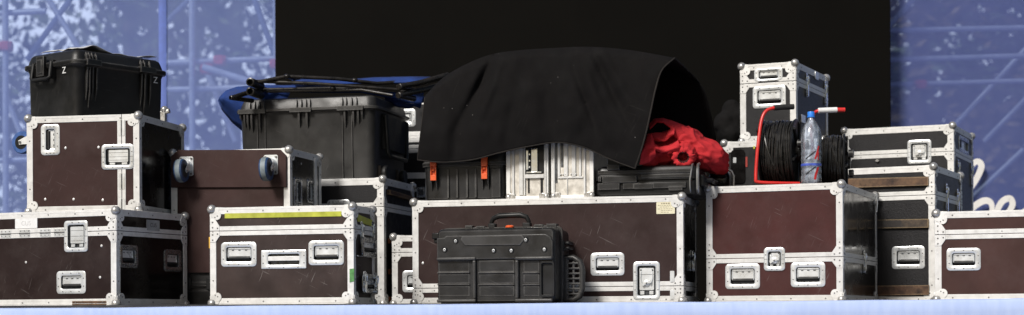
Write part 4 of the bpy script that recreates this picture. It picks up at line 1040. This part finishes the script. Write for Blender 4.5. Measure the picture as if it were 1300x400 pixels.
def alu_case(xl, xc, label, mech):
    B_ = Box(xc, on_O(xc) + .035, 80, ZO, 14, xl=xl, D=.40); W, D, H = B_.W, B_.D, B_.H; root = B_.root('aluminium_case'); tag(root, label, 'aluminium case', 'bright aluminium cases under the drape'); F_ = B_.M('front')
    mb = MB(); mb.box(-W + .002, -.002, .004, D - .002, .004, H - .002); mb.build('body', ALUP, root)
    mb = MB(); w = .022
    for xa, xb in ((-W, -W + w), (-w, 0)):
        for ya, yb in ((0, w), (D - w, D)): mb.box(xa, xb, ya, yb, 0, H)
    for ya, yb in ((0, w), (D - w, D)):
        mb.box(-W + w, -w, ya, yb, 0, w * .7); mb.box(-W + w, -w, ya, yb, H - w, H)
    mb.build('edging', ALU, root, bevel=.002)
    mb = MB(F_)
    def uu(px): return B_.uv('front', px, 230)[0]
    if mech:
        for (a, b) in ((651, 654), (660, 665)): mb.box(uu(a), uu(b), .02, H - .03, -.006, .004)
        mb.box(uu(666), uu(668), .02, H - .03, -.006, .006); mb.box(uu(692), uu(694.5), .02, H - .03, -.006, .006)
        v = B_.uv('front', 680, 224)[1]; mb.box(uu(668), uu(692), v - .010, v + .010, -.006, .010); v2 = B_.uv('front', 680, 220.5)[1]
        mb.build('profile_panel', ALU, root, bevel=.0015)
        mb = MB(F_); v3 = B_.uv('front', 680, 188)[1]; mb.box(uu(668.5), uu(691.5), v2, v3 + .25, -.0035, -.001); mb.box(uu(671), uu(673), .03, v - .01, -.0035, -.0005); mb.box(uu(687), uu(690), .03, v - .01, -.0035, -.0005); mb.build('lock_recess', PLASTD, root)
        mb = MB(F_)
        mb.box(uu(676), uu(684), v2 + .004, v3, -.002, .012); mb.box(uu(670), uu(689), v2 + .002, v2 + .010, -.002, .016); mb.box(uu(669.5), uu(672.5), v2 + .02, v3 - .01, -.002, .014)
        for q in (.25, .5, .75): mb.cyl((uu(674), v2 + (v3 - v2) * q, .0), (uu(674), v2 + (v3 - v2) * q, .016), .006, n=8)
        mb.build('latch', CHROME, root, bevel=.0015)
    else:
        vs = B_.uv('front', 725, 224)[1]
        for (a, b, n) in ((703, 705.5, .006), (709, 712, .003), (717, 722, .005), (727, 732, .005), (736, 739, .004), (742, 744.5, .007)): mb.box(uu(a), uu(b), vs if a > 708 and a < 741 else .02, H - .03, -.006, n)
        mb.box(uu(709), uu(741), vs - .010, vs, -.004, .003); mb.box(uu(720.5), uu(721.5), .02, vs - .01, -.004, .0025)
        for x in (713, 716, 719, 726, 729, 732): mb.lathe([(.004, -.002), (.004, .006)], (uu(x), vs + .012, 0), n=8)
        mb.build('profile_panel', ALU, root, bevel=.0015)
        mb = MB(F_); mb.box(uu(706), uu(708.5), .08, H - .03, -.0035, -.001); mb.box(uu(713), uu(716), vs + .05, H - .03, -.0035, -.001); mb.build('dark_channel', DARKSTEEL, root)
    for sx in (0, -W):
        for sz in (0, H):
            mb = MB(); c = (sx + (-.012 if sx == 0 else .012), .008, sz + (.012 if sz == 0 else -.012)); mb.sphere(c, .017, 14, 8)
            sg = -1 if sx == 0 else 1; mb.box(min(sx, sx + sg * .05), max(sx, sx + sg * .05), -.003, .01, min(sz, sz + (.03 if sz == 0 else -.03)), max(sz, sz + (.03 if sz == 0 else -.03))); mb.build('ball_corner', BALL, root, bevel=.003)
alu_case(643.5, 697, 'bright aluminium case with a lock in a dark recess, half under the drape', True)
alu_case(700.5, 754.5, 'bright aluminium case with plain upright profile strips, half under the drape', False)

Mm = Box(886, .07, 208, ZO, 14, xl=757, D=.40)
def tool_case():
    B_ = Mm; W, D, H = B_.W, B_.D, B_.H; root = B_.root('tool_case'); F_ = B_.M('front'); R_ = B_.M('right')
    tag(root, 'flat black tool case lying under the red jacket', 'tool case')
    zl = H * .52
    mb = MB(); shell(mb, B_, [(0, .016), (.008, .004), (.02, 0), (zl - .008, 0), (zl - .006, .006), (zl - .001, .006)], .03); mb.build('body', PLASTD, root, smooth=35)
    mb = MB(); shell(mb, B_, [(zl, .006), (zl + .003, -.003), (H - .03, -.002), (H - .010, .008), (H, .03)], .03); mb.build('lid', PLASTD, root, smooth=35)
    mb = MB()
    def bar(x0, y0, x1, y1, n):
        a = B_.uv('front', x0, y0); b = B_.uv('front', x1, y1); mb.M = F_; mb.box(a[0], b[0], min(a[1], b[1]), max(a[1], b[1]), -.004, n)
    bar(760, 233, 788, 241, .012); bar(792, 232.5, 872, 238.5, .010); bar(850, 237, 868, 242, .014); bar(806, 233.5, 830, 240, .014); bar(766, 224, 810, 232, .016); bar(815, 221.5, 880, 225, .006); bar(772, 209, 788, 216, .012); bar(760, 217, 880, 219, .006)
    mb.build('moulding', PLAST, root, bevel=.003)
    mb = MB(); u0 = B_.uv('front', 764, 228); mb.M = F_; mb.box(u0[0] - .012, u0[0] + .004, u0[1] - .012, u0[1] + .014, -.003, .020); mb.build('latch', PLAST, root, bevel=.002)
    # bright edge bands round the end
    for x in (878.5, 891):
        uo = .0 if x > 880 else -.05
        mb = MB(); pts = []
        x_ = -.035 if x < 880 else .004
        for (y, z) in ((.01, .012), (-.010, .03), (-.013, H * .5), (-.010, H - .03), (.010, H - .004), (.05, H + .004)): pts.append((x_ + (.008 if x < 880 and z > H * .5 else 0), y, z))
        mb.tube(pts, .005 if x < 880 else .008, n=8); mb.build('metal_edge', mat('dull_edge_metal', (.28, .28, .27, 1), rough=.35, metal=.7, var=.3), root)
    mb = MB(R_); mb.box(.06, .34, .05, H - .05, 0, .03); mb.tube([(.10, zl, .02), (.11, zl, .06), (.29, zl, .06), (.30, zl, .02)], .012); mb.build('end_handle', PLASTD, root, bevel=.006)
tool_case()

# ---- red jacket heaped on the tool case
ZM = ZO + Mm.H
jr = empty('red_jacket', at(868, 205, .30)); jr.location.z = ZM; tag(jr, 'crumpled red jacket with an elastic cuff heaped beside the hanging drape', 'jacket'); jo = Vector(jr.location)
def ell(mb, px, py, Y, rx, ry, rz, tilt=0):
    c = at(px, py, Y) - jo; m = MB(); m.sphere((0, 0, 0), 1, 28, 18); Rm_ = Matrix.Rotation(R(tilt), 4, 'Y')
    mb.add([Rm_ @ Vector((p.x * rx, p.y * ry, p.z * rz)) + c for p in m.v], m.f)
mb = MB()
ell(mb, 890, 196, .36, .155, .17, .085, 18); ell(mb, 868, 186, .34, .12, .15, .105, 10); ell(mb, 845, 196, .28, .11, .12, .075, -6); ell(mb, 826, 202, .24, .055, .09, .055, -50); ell(mb, 908, 204, .38, .085, .14, .065, 32)
ell(mb, 868, 176, .42, .09, .09, .060, 12); ell(mb, 866, 203, .24, .06, .10, .055)
jb = mb.build('body', REDCLOTH, jr)
m = jb.modifiers.new('merge', 'REMESH'); m.mode = 'VOXEL'; m.voxel_size = .0065; m.use_smooth_shade = True
m = jb.modifiers.new('soft', 'SMOOTH'); m.iterations = 18; m.factor = .6
def tex(name, typ, sc, **k):
    t = bpy.data.textures.new(name, typ); t.noise_scale = sc
    for a, b in k.items(): setattr(t, a, b)
    return t
me_ = bpy.data.meshes.new_from_object(jb.evaluated_get(bpy.context.evaluated_depsgraph_get())); jb.modifiers.clear(); jb.data = me_
cuff = at(868.5, 200, .12) - jo
def fold(p, ang, s1, s2, seed):
    c, n = math.cos(ang), math.sin(ang); a = p.x * c - p.z * n; b = p.x * n + p.z * c
    w_ = noise.noise(Vector((a * s1, p.y * s1 * 1.2, b * s2)) + Vector((seed, 0, seed)))
    return (1 - min(1, abs(w_) * 2.6)) ** 1.5
me_.update(); NRM = [v.normal.copy() for v in me_.vertices]
for v, nr in zip(me_.vertices, NRM):
    p = v.co; right_ = max(0, min(1, (p.x + .02) / .08)); d = (p - cuff); rad_ = math.hypot(d.x, d.z); th = math.atan2(d.z, d.x)
    near = max(0, 1 - rad_ / .13)
    k = .016 * right_ * fold(p, .75, 5, 17, 1.3) + .020 * (1 - right_) * fold(p, -.45, 5, 15, 4.1) + .007 * fold(p, .2, 9, 30, 7.7)
    k += .010 * near * math.cos(11 * th + 3 * noise.noise(p * 14)) + .004 * noise.noise(p * 38)
    v.co = p + nr * (k - .008)
for q in me_.polygons: q.use_smooth = True
me_.update()
def sleeve():
    c = at(868.5, 200, .10) - jo; ax = Vector((.10, 1, .22)).normalized(); u = Vector((1, 0, 0)); u = (u - ax * u.dot(ax)).normalized(); w_ = ax.cross(u); n = 72; L = []
    for i, (d, r, g) in enumerate(((.17, .075, .3), (.12, .072, .4), (.08, .066, .6), (.05, .060, .9), (.03, .062, 1), (.014, .064, 1), (.004, .058, 1), (-.002, .046, 1), (.002, .034, 1), (.012, .027, 1), (.04, .026, .5), (.09, .03, .2))):
        L.append([c + ax * (d + .004 * math.sin(5 * a)) + (u * math.cos(a) + w_ * math.sin(a) * .92) * r * (1 + g * (.055 * math.sin(15 * a + 2 * math.sin(3 * a)) + .03 * math.sin(27 * a + i * .4)) + .05 * noise.noise(Vector((math.cos(a) * 2, math.sin(a) * 2, d * 30)))) for a in [2 * math.pi * k / n for k in range(n)]])
    L = [[p * .0 + c + (p - c) * (.92 if i > 2 else 1) for p in row] for i, row in enumerate(L)]
    mb = MB(); mb.loft(L[:9], False, False); s_ = mb.build('sleeve', REDCLOTH, jr, smooth=60)
    mb = MB(); mb.loft(L[8:], False, True); mb.build('cuff_opening', DARKRED, s_, smooth=60)
sleeve()
def flap(pts_top, pts_bot, Y0, Y1, m, nm, bulge=.04, seed=1):
    mb = MB(); L = []; N = 26
    def interp(P, t):
        f = t * (len(P) - 1); i = min(int(f), len(P) - 2); q = f - i; q = q * q * (3 - 2 * q) * .5 + q * .5; return tuple(P[i][k] + (P[i + 1][k] - P[i][k]) * q for k in range(2))
    for i in range(N):
        t = i / (N - 1); a, b = interp(pts_top, t), interp(pts_bot, t); row = []
        for j in range(12):
            s = j / 11; x, y = a[0] + (b[0] - a[0]) * s, a[1] + (b[1] - a[1]) * s
            row.append(at(x, y, Y0 + (Y1 - Y0) * s - bulge * math.sin(math.pi * s) + .022 * noise.noise(Vector((x * .11, y * .14, seed)))) - jo)
        L.append(row)
    mb.loft(L, False, False, closed=False); o = mb.build(nm, m, jr, recalc=False, smooth=80); q = o.modifiers.new('thick', 'SOLIDIFY'); q.thickness = .006
flap([(824, 158), (832, 150.5), (843, 149.5), (855, 153), (870, 159), (884, 166)], [(826, 164), (835, 155), (844, 155), (852, 163), (858, 174), (872, 186)], .27, .19, REDCLOTH, 'collar', .02, 2)
flap([(822, 170), (834, 168), (846, 168), (858, 160)], [(826, 176), (836, 180), (846, 179), (857, 171)], .21, .14, REDCLOTH, 'inner_collar', .02, 5)
flap([(818, 182), (823, 172), (828, 170), (831, 176)], [(813, 209), (818, 209), (826, 206), (834, 198)], .13, .10, REDCLOTH, 'front_flap', .03, 7)
flap([(827, 178), (838, 186), (852, 184), (862, 178)], [(830, 190), (840, 194), (856, 193), (866, 190)], .13, .11, REDCLOTH, 'pocket_fold', .03, 9)

# ---- black drape over the pile
def lerpc(P, t):
    f = t * (len(P) - 1); i = min(int(f), len(P) - 2); q = f - i
    a = P[max(i - 1, 0)]; b = P[i]; c = P[i + 1]; d = P[min(i + 2, len(P) - 1)]
    return [.5 * (2 * b[j] + (c[j] - a[j]) * q + (2 * a[j] - 5 * b[j] + 4 * c[j] - d[j]) * q * q + (3 * b[j] - a[j] - 3 * c[j] + d[j]) * q ** 3) for j in range(len(b))]
BOT = [(531, 203), (562, 206), (600, 203), (635, 194), (672, 186), (708, 181), (742, 187), (775, 202), (807, 214)]
RID = [(541, 122), (566, 98), (598, 80), (628, 69), (665, 64), (705, 61.5), (750, 60), (800, 64), (858, 74)]
BAK = [(560, 118), (580, 100), (605, 86), (632, 74), (668, 69), (708, 66), (760, 66), (826, 74), (889, 104)]
BBT = [(575, 200), (590, 200), (615, 200), (640, 200), (680, 200), (730, 200), (800, 196), (862, 190), (911, 178)]
HEMC = [(807, 214), (815, 191), (822, 166), (828, 139), (834, 112), (842, 89), (858, 74)]
FOLDS = [((629, 72), (588, 150), .030, 5, 1), ((640, 75), (612, 150), -.012, 5, 1), ((733, 96), (757, 160), .022, 4, 1), ((752, 62), (795, 150), .022, 4, 1), ((741, 75), (772, 160), -.012, 4, 1), ((765, 62), (812, 150), -.012, 4, 1), ((585, 150), (575, 205), .012, 8, 1), ((700, 90), (690, 180), .012, 12, 1), ((660, 100), (640, 190), .012, 10, -1)]
dr = empty('black_drape', at(690, 190, .25)); dr.location.z = ZO; tag(dr, 'big dusty black cloth draped over the middle of the pile', 'drape'); do = Vector(dr.location)
NU, NV = 96, 84; L = []; hemF = []; hemR = []
for i in range(NU + 1):
    u = i / NU; b, r, k, kb = lerpc(BOT, u), lerpc(RID, u), lerpc(BAK, u), lerpc(BBT, u); row = []
    for j in range(NV + 1):
        v = j / NV
        if v <= .5:
            t = v / .5; x, y = b[0] + (r[0] - b[0]) * t, b[1] + (r[1] - b[1]) * t
            if u > .72:
                e = lerpc(HEMC, t); e0 = (BOT[-1][0] + (RID[-1][0] - BOT[-1][0]) * t, BOT[-1][1] + (RID[-1][1] - BOT[-1][1]) * t); q = (u - .72) / .28; q = q * q * (3 - 2 * q)
                x += q * (e[0] - e0[0]); y += q * (e[1] - e0[1])
            Yb = on_O(x) - .055; Y = Yb + .03 * t ** 3 - .02 * math.sin(math.pi * t) + max(0, t - .93) / .07 * .03
            for (p, q, amp, wd, sg) in FOLDS:
                dx, dy = q[0] - p[0], q[1] - p[1]; l2 = dx * dx + dy * dy; tt = ((x - p[0]) * dx + (y - p[1]) * dy) / l2
                if -.3 < tt < 1.35:
                    dist = ((x - p[0]) * dy - (y - p[1]) * dx) / math.sqrt(l2); fade = max(0, 1 - abs(tt - .5) / .85)
                    Y += 1.5 * amp * math.exp(-(dist / wd) ** 2) * fade
            Y += .026 * noise.noise(Vector((x * .03, y * .012, 0))) + .006 * noise.noise(Vector((x * .08, y * .05, 4)))
        elif v <= .75:
            t = (v - .5) / .25; x, y = r[0] + (k[0] - r[0]) * t, r[1] + (k[1] - r[1]) * t - 1.5 * math.sin(math.pi * t) * (1 - u * .4); Y = on_O(x) + .0 + (.42 + .10 * u) * t + .01 * noise.noise(Vector((x * .04, t * 3, 8)))
        else:
            t = (v - .75) / .25; x = k[0] + (kb[0] - k[0]) * (t ** .62) ; y = k[1] + (kb[1] - k[1]) * t; Y = on_O(x) + .42 + .10 * u + .12 * t + .02 * noise.noise(Vector((x * .05, y * .03, 2)))
        row.append(at(x, y, Y) - do)
    L.append(row)
mb = MB(); mb.loft(L, False, False, closed=False); o = mb.build('cloth', BLACKCLOTH, dr, recalc=False, smooth=80)
m = o.modifiers.new('thick', 'SOLIDIFY'); m.thickness = .005; m.offset = 0
mb = MB(); mb.tube([Vector(row[0]) + Vector((0, -.002, 0)) for row in L] , .0035, n=6); mb.tube([Vector(p) + Vector((0, -.003, 0)) for p in L[-1][:NV // 2 + 8]], .005, n=6); mb.tube([Vector(p) + Vector((0, -.002, 0)) for p in L[0][:NV // 2]], .003, n=6)
mb.build('hem', HEM, dr)

# ---- tall red-brown case
Rr_ = Box(1070.5, 0, 231.5, 0, 22, xl=897, xr=1114)
sR = Rr_.uv('front', 1060, 326)[1]
rR = flight_case('flight_case', Rr_, 'tall reddish brown flight case with two low handles, carrying the cable reels', BR_R, GLOSS_AND_SHADE, seam=sR, fw=.034,
    handles=[('front', 921, 335, 965, 367), ('front', 1004, 333, 1048, 364.5)], latches=[('front', 970, 314, 997, 344)], catches=[('right', 1091, 318, 1103, 348)])
mb = MB(); u, v = Rr_.uv('right', 1111, 258); mb.M = at_uv(Rr_.M('right'), u, v); mb.tube([(0, .05, .012), (.012, .0, .014), (.0, -.045, .012), (-.012, -.05, .012)], .003, n=6); mb.build('wire_hook', ZINC, rR)
ZR = Rr_.H
# small black equipment case tucked between
Nn = Box(926, .44, 213, ZR, 16, xl=900, D=.22)
rN = Nn.root('equipment_pouch'); tag(rN, 'small shiny black pouch with a pale metal loop beside the red jacket', 'pouch')
mb = MB(); shell(mb, Nn, [(0, .01), (.012, 0), (Nn.H * .6, -.004), (Nn.H - .02, .006), (Nn.H, .025)], .03); mb.build('body', mat('shiny_black', (.006, .006, .006, 1), rough=.25, var=.3), rN, smooth=50)
mb = MB(Nn.M('front')); mb.tube([(-.01, Nn.H - .01, .01), (.018, Nn.H - .02, .012), (.030, Nn.H * .6, .012), (.028, .01, .012)], .007, n=8); mb.build('metal_loop', BALL, rN)
mb = MB(Nn.M('front')); mb.tube([(-Nn.W + .01, Nn.H * .8, .006), (-.05, Nn.H * .62, .014), (-.012, Nn.H * .6, .010)], .006, n=8); mb.build('strap', RUBBER, rN)

# ---- right back stack: wide black case, tall black one upon it, dark bag beside
T = Box(1048, 1.15, 175.6, 0, 18, xl=918.5, D=.80)
rT = flight_case('flight_case', T, 'black flight case behind the cable reels, under the small double handled case', BLK, fw=.036)
for (x0, y0, x1, y1) in ((929, 190, 947, 233),): plate(rT, T, 'front', (x0, y0, x1, y1), 'recess_cover', GLOSS_AND_SHADE, -.003, .004, .02)
plate(rT, T, 'front', (932, 200, 936, 207), 'steel_clip', ZINC, 0, .008)
plate(rT, T, 'front', (947.5, 199, 950, 212), 'red_tape', mat('dull_red_tape', (.30, .03, .02, 1), rough=.6), -.003, .001, .001); plate(rT, T, 'front', (957.5, 185.5, 959.5, 189), 'yellow_tag', YEL, -.003, .003, .001)
S = Box(1012, 1.25, 78, T.H, 25, xl=941, D=.72)
sS = S.uv('front', 1005, 102.8)[1]
rS = flight_case('flight_case', S, 'small black flight case with two stacked handles, highest case beside the cable reels', BLKX, BLKX, seam=sS, fw=.036,
    handles=[('front', 957, 109, 999, 137), ('front', 959, 86.5, 995, 103.2)], catches=[('right', 1022, 93, 1029, 123), ('right', 1046, 104, 1053, 134)])
plate(rS, S, 'right', (1036, 92, 1040, 101), 'steel_clip', ZINC, 0, .005); plate(rS, S, 'right', (1018, 146, 1023, 156), 'steel_clip', ZINC, 0, .005)
mb = MB(); c0 = at(926, 160, 1.75)
for (dx, dz, r) in ((0, .0, .085), (-.03, .06, .075), (.04, .10, .07), (.0, .15, .055)):
    mb.sphere((dx, 0, .08 + dz), r, 20, 12, sc=(1.0, 1.1, 1))
o = mb.build('black_bag', BAG); o.location = (c0.x, 1.62, T.H); tag(o, 'slumped black cloth bag in the shadow beside the small double handled case', 'bag')
m = o.modifiers.new('merge', 'REMESH'); m.mode = 'VOXEL'; m.voxel_size = .01; m.use_smooth_shade = True
m = o.modifiers.new('soft', 'SMOOTH'); m.iterations = 10
m = o.modifiers.new('folds', 'DISPLACE'); m.texture = tex('bagfolds', 'CLOUDS', .06); m.strength = .018; m.texture_coords = 'LOCAL'

# ---- cable reels and bottle on the reddish case
def reel(label, c, rad, wid, yaw, seed, grip_m, grip_pts, frame_pts, red_tip=None):
    root = empty('cable_reel', c); tag(root, label, 'cable reel', 'cable reels'); rnd = random.Random(seed); Mr = Matrix.Rotation(yaw, 4, 'Z'); z = Matrix.Translation((0, 0, rad + .012)) @ Mr
    root.location = c
    mb = MB(z)       # coils
    n = 120; rc = .0052; turns = int(wid / (rc * 2.05)); L = []
    for layer in range(2):
        pts = []
        for t in range(turns):
            w0 = rnd.uniform(-.004, .004); ph = rnd.random() * 6.28; rr = rad * .93 - layer * .012 + rnd.uniform(-.004, .005) - .05 * rad * abs((t / (turns - 1)) * 2 - 1) ** 3
            x0 = -wid / 2 + rc + t * (wid - 2 * rc) / (turns - 1)
            ring_ = [(x0 + w0 * math.sin(a + ph) + .003 * math.sin(3 * a + ph), rr * math.cos(a), rr * math.sin(a)) for a in [2 * math.pi * k / 44 for k in range(45)]]
            mb.tube(ring_, rc, n=6, caps=False)
    for q in range(2):                                   # a stray turn lying across the others
        ph = rnd.random() * 6.28; mb.tube([(wid * (.40, .12)[q] * math.sin(a + ph), (rad * .955) * math.cos(a), (rad * .955) * math.sin(a)) for a in [2 * math.pi * k / 44 for k in range(45)]], rc, n=6, caps=False)
    mb.build('cable_coil', CABLE, root)
    mb = MB(z); mb.lathe([(rad * .8, -wid / 2), (rad * .8, wid / 2)], axis='x', n=32)
    for sx in (-1, 1):
        mb.lathe([(rad * .25, sx * (wid / 2 + .003)), (rad * .98, sx * (wid / 2 + .003)), (rad, sx * (wid / 2 + .008)), (rad * .98, sx * (wid / 2 + .014)), (rad * .25, sx * (wid / 2 + .014))], axis='x', n=40)
        for k in range(6):
            a = k * math.pi / 3 + .3; mb.tube([(sx * (wid / 2 + .018), rad * .2 * math.cos(a), rad * .2 * math.sin(a)), (sx * (wid / 2 + .020), rad * .95 * math.cos(a), rad * .95 * math.sin(a))], .008, n=6)
        mb.lathe([(rad * .34, sx * (wid / 2 + .010)), (rad * .32, sx * (wid / 2 + .04)), (rad * .1, sx * (wid / 2 + .044))], axis='x', n=24)
    mb.build('drum', PLASTD, root)
    for k in range(3):
        a = .6 + k * 2.1; mb = MB(z); mb.lathe([(.022, wid / 2 + .03), (.022, wid / 2 + .055), (.016, wid / 2 + .058)], (0, rad * .5 * math.cos(a), rad * .5 * math.sin(a)), axis='x', n=14); mb.build('socket', PLAST, root)
    rl = Vector(c); fr = MB(); P_ = [at(*p) - rl for p in frame_pts]; Q = []
    for i in range((len(P_) - 1) * 5 + 1): Q.append(Vector(lerpc([tuple(p) for p in P_], i / ((len(P_) - 1) * 5))))
    fr.tube(Q, .0092, n=10); f = fr.build('frame_tube', RED, root)
    g = MB(); g.tube([at(*p) - rl for p in grip_pts], .0145, n=12); g.build('grip', grip_m, root)
    if red_tip: t = MB(); t.tube([at(*p) - rl for p in red_tip], .0125, n=10); t.build('grip_end', RED, root)
    return root
c1 = at(992, 190, .42); c1 = Vector((c1.x, .42, ZR))
r1 = at(992, 147, .42).z - ZR
reel('big black cable reel with a red tube frame and black grip', tuple(c1), .178, .155, R(-20), 4, RUBBER, [(984, 137, .30), (996, 136, .31), (1009, 135.5, .32)],
     [(1016, 233, .26), (985, 232.5, .24), (963, 231, .24), (960.5, 226, .24), (961.5, 205, .25), (964, 180, .26), (968, 153, .28), (974, 141, .29), (984, 137, .30), (990, 136.5, .30)])
c2 = at(1058, 196, .50); c2 = Vector((c2.x, .50, ZR))
reel('smaller black cable reel with a white taped grip and red tip', tuple(c2), .142, .108, R(-12), 9, WHITE, [(1040, 140.5, .40), (1050, 140, .40), (1064, 139.5, .40)],
     [(1036, 228, .62), (1034, 205, .60), (1032, 170, .52), (1033, 150, .44), (1037, 142, .41), (1044, 140.5, .40)], [(1064, 139.5, .40), (1074, 139.5, .40)])
mb = MB(); 
bo = empty('water_bottle', (at(1031, 230, .21).x, .21, ZR)); tag(bo, 'clear plastic water bottle with a blue cap between the two cable reels', 'water bottle')
def petm():
    s = NT('clear_plastic'); t = s.t; tr = s.n('ShaderNodeBsdfTransparent'); tr.inputs[0].default_value = (.93, .96, 1, 1)
    df = s.n('ShaderNodeBsdfDiffuse'); df.inputs[0].default_value = (.80, .88, 1, 1); tl = s.n('ShaderNodeBsdfTranslucent'); tl.inputs[0].default_value = (.8, .88, 1, 1)
    gl = s.n('ShaderNodeBsdfGlossy'); gl.inputs['Roughness'].default_value = .10
    fr = s.n('ShaderNodeFresnel'); fr.inputs[0].default_value = 1.5
    nz = s.noise(s.coords((1, 1, .35)), 46, 4, .6)
    a = s.n('ShaderNodeMixShader'); s.l(s.ramp(nz, [(.38, .10), (.55, .22), (.66, .50)]), a.inputs[0]); s.l(tr.outputs[0], a.inputs[1]); s.l(df.outputs[0], a.inputs[2])  # white diffuse streaks stand in for highlights on the clear wall
    b = s.n('ShaderNodeMixShader'); s.l(fr.outputs[0], b.inputs[0]); s.l(a.outputs[0], b.inputs[1]); s.l(gl.outputs[0], b.inputs[2])
    bm_ = s.n('ShaderNodeBump'); bm_.inputs['Strength'].default_value = .5; bm_.inputs['Distance'].default_value = .004; s.l(nz, bm_.inputs['Height']); s.l(bm_.outputs[0], gl.inputs['Normal'])
    s.l(b.outputs[0], s.out.inputs[0]); return s.m
hB = at(1031, 148.5, .21).z - ZR; rb = .053
prof = [(.010, .004), (.040, .0), (rb * .95, .012), (rb, .03)]
for k in range(5): z = .045 + k * .032; prof += [(rb, z), (rb * .955, z + .008), (rb * .955, z + .013), (rb, z + .021)]
prof += [(rb, hB * .66), (rb * .985, hB * .74), (rb * .86, hB * .82), (rb * .60, hB * .90), (rb * .34, hB * .955), (rb * .30, hB)]
inner = [(max(.004, r - .0012), z + (.0012 if z < .02 else 0)) for r, z in prof]
mb = MB(); n = 40
mb.lathe(prof + inner[::-1], n=n, caps=False); mb.build('body', petm(), bo, smooth=50)
mb = MB(); mb.lathe([(rb * .36, hB - .004), (rb * .40, hB - .002), (rb * .40, hB + .002)], n=24); mb.lathe([(rb * .345, hB + .003), (rb * .36, hB + .022), (rb * .33, hB + .0265), (.002, hB + .027)], n=24); mb.build('cap', mat('blue_cap', (.03, .22, .75, 1), rough=.35, var=.1), bo)
mb = MB(); mb.lathe([(rb + .0008, .100), (rb + .0008, .112)], n=40, caps=False); mb.build('printed_band', mat('blue_print', (.06, .10, .45, 1), rough=.4, var=.4, scale=40), bo)

RED_REFL = mat('red_reflection', (.55, .03, .03, 1), rough=.45, var=.2); BLK_REFL = mat('black_reflection', (.01, .01, .012, 1), rough=.45)
def bmark(pts, th, m, nm):  # red and black shapes stand for the reel mirrored in the bottle wall
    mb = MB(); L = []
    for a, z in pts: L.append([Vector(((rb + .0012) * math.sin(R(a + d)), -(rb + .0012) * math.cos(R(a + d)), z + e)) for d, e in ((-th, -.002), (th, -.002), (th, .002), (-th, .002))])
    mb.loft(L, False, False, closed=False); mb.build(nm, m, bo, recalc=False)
for pts, th in (([(12, .135), (20, .155), (30, .185), (34, .20)], 5), ([(10, .03), (14, .05), (24, .075), (30, .09)], 6), ([(30, .13), (32, .17)], 3)): bmark(pts, th, RED_REFL, 'reflection_mark')
for z in (.055, .135): bmark([(-42 + 8 * i, z + .0055 * i) for i in range(8)], 1.6, BLK_REFL, 'reflection_line')
# ---- right side black cases
X = Box(1187.5, .80, 209.5, 0, 26, xl=1062, D=.74)
sX = X.uv('front', 1180, 247.5)[1]
rX = flight_case('flight_case', X, 'black flight case with three worn wooden battens across its face', BLKX, BLKX, seam=sX, fw=.036,
    handles=[('front', 1132.5, 312.5, 1174.5, 341.5)], catches=[('right', 1198, 233, 1206, 270), ('right', 1212, 240, 1220, 272)])
for k, (y0, y1, y2, y3) in enumerate(((227, 224.5, 235.5, 238.5), (279.5, 278, 289, 290.5), (363, 362, 374, 375.5))):
    sheet(rX, X, 'front', [(1066, y0 + .5), (1180, y1), (1180, y2), (1066, y3 + .5)], 'wooden_batten', (WOOD, WOODD, WOOD)[k], -.003, .014)
Wc = Box(1212, 1.75, 157.5, 0, 24, xl=1071, D=.72)
sW = Wc.uv('front', 1200, 192.5)[1]
rW = flight_case('flight_case', Wc, 'wide black flight case with a square latch, before the lettered banner', BLKX, BLKX, seam=sW, fw=.038,
    latches=[('front', 1153, 177.5, 1183.5, 208)], handles=[('right', 1219, 174, 1231, 195, False)], catches=[('right', 1231, 206, 1237, 238)])
u, v = Wc.uv('right', 1217, 217); add_catch(rW, at_uv(Wc.M('right'), u, v), .14)
u, v = Wc.uv('front', 1115, 204); mb = MB(at_uv(Wc.M('front'), u, v)); mb.cyl((0, 0, -.01), (0, 0, .012), .008); mb.box(-.012, .012, -.003, .003, 0, .01); mb.build('bolt', BALL, rW)
# ---- brown case at the end of the row
Yc = Box(1420, -.22, 263.5, 0, 19, xl=1187, D=.55)
sY = Yc.uv('front', 1250, 297.0)[1]
rY = flight_case('flight_case', Yc, 'warm brown flight case at the outer end, cut off by the picture edge', BR_Y, BR_Y, seam=sY, fw=.034,
    handles=[('front', 1202, 315, 1245.5, 343.5)])
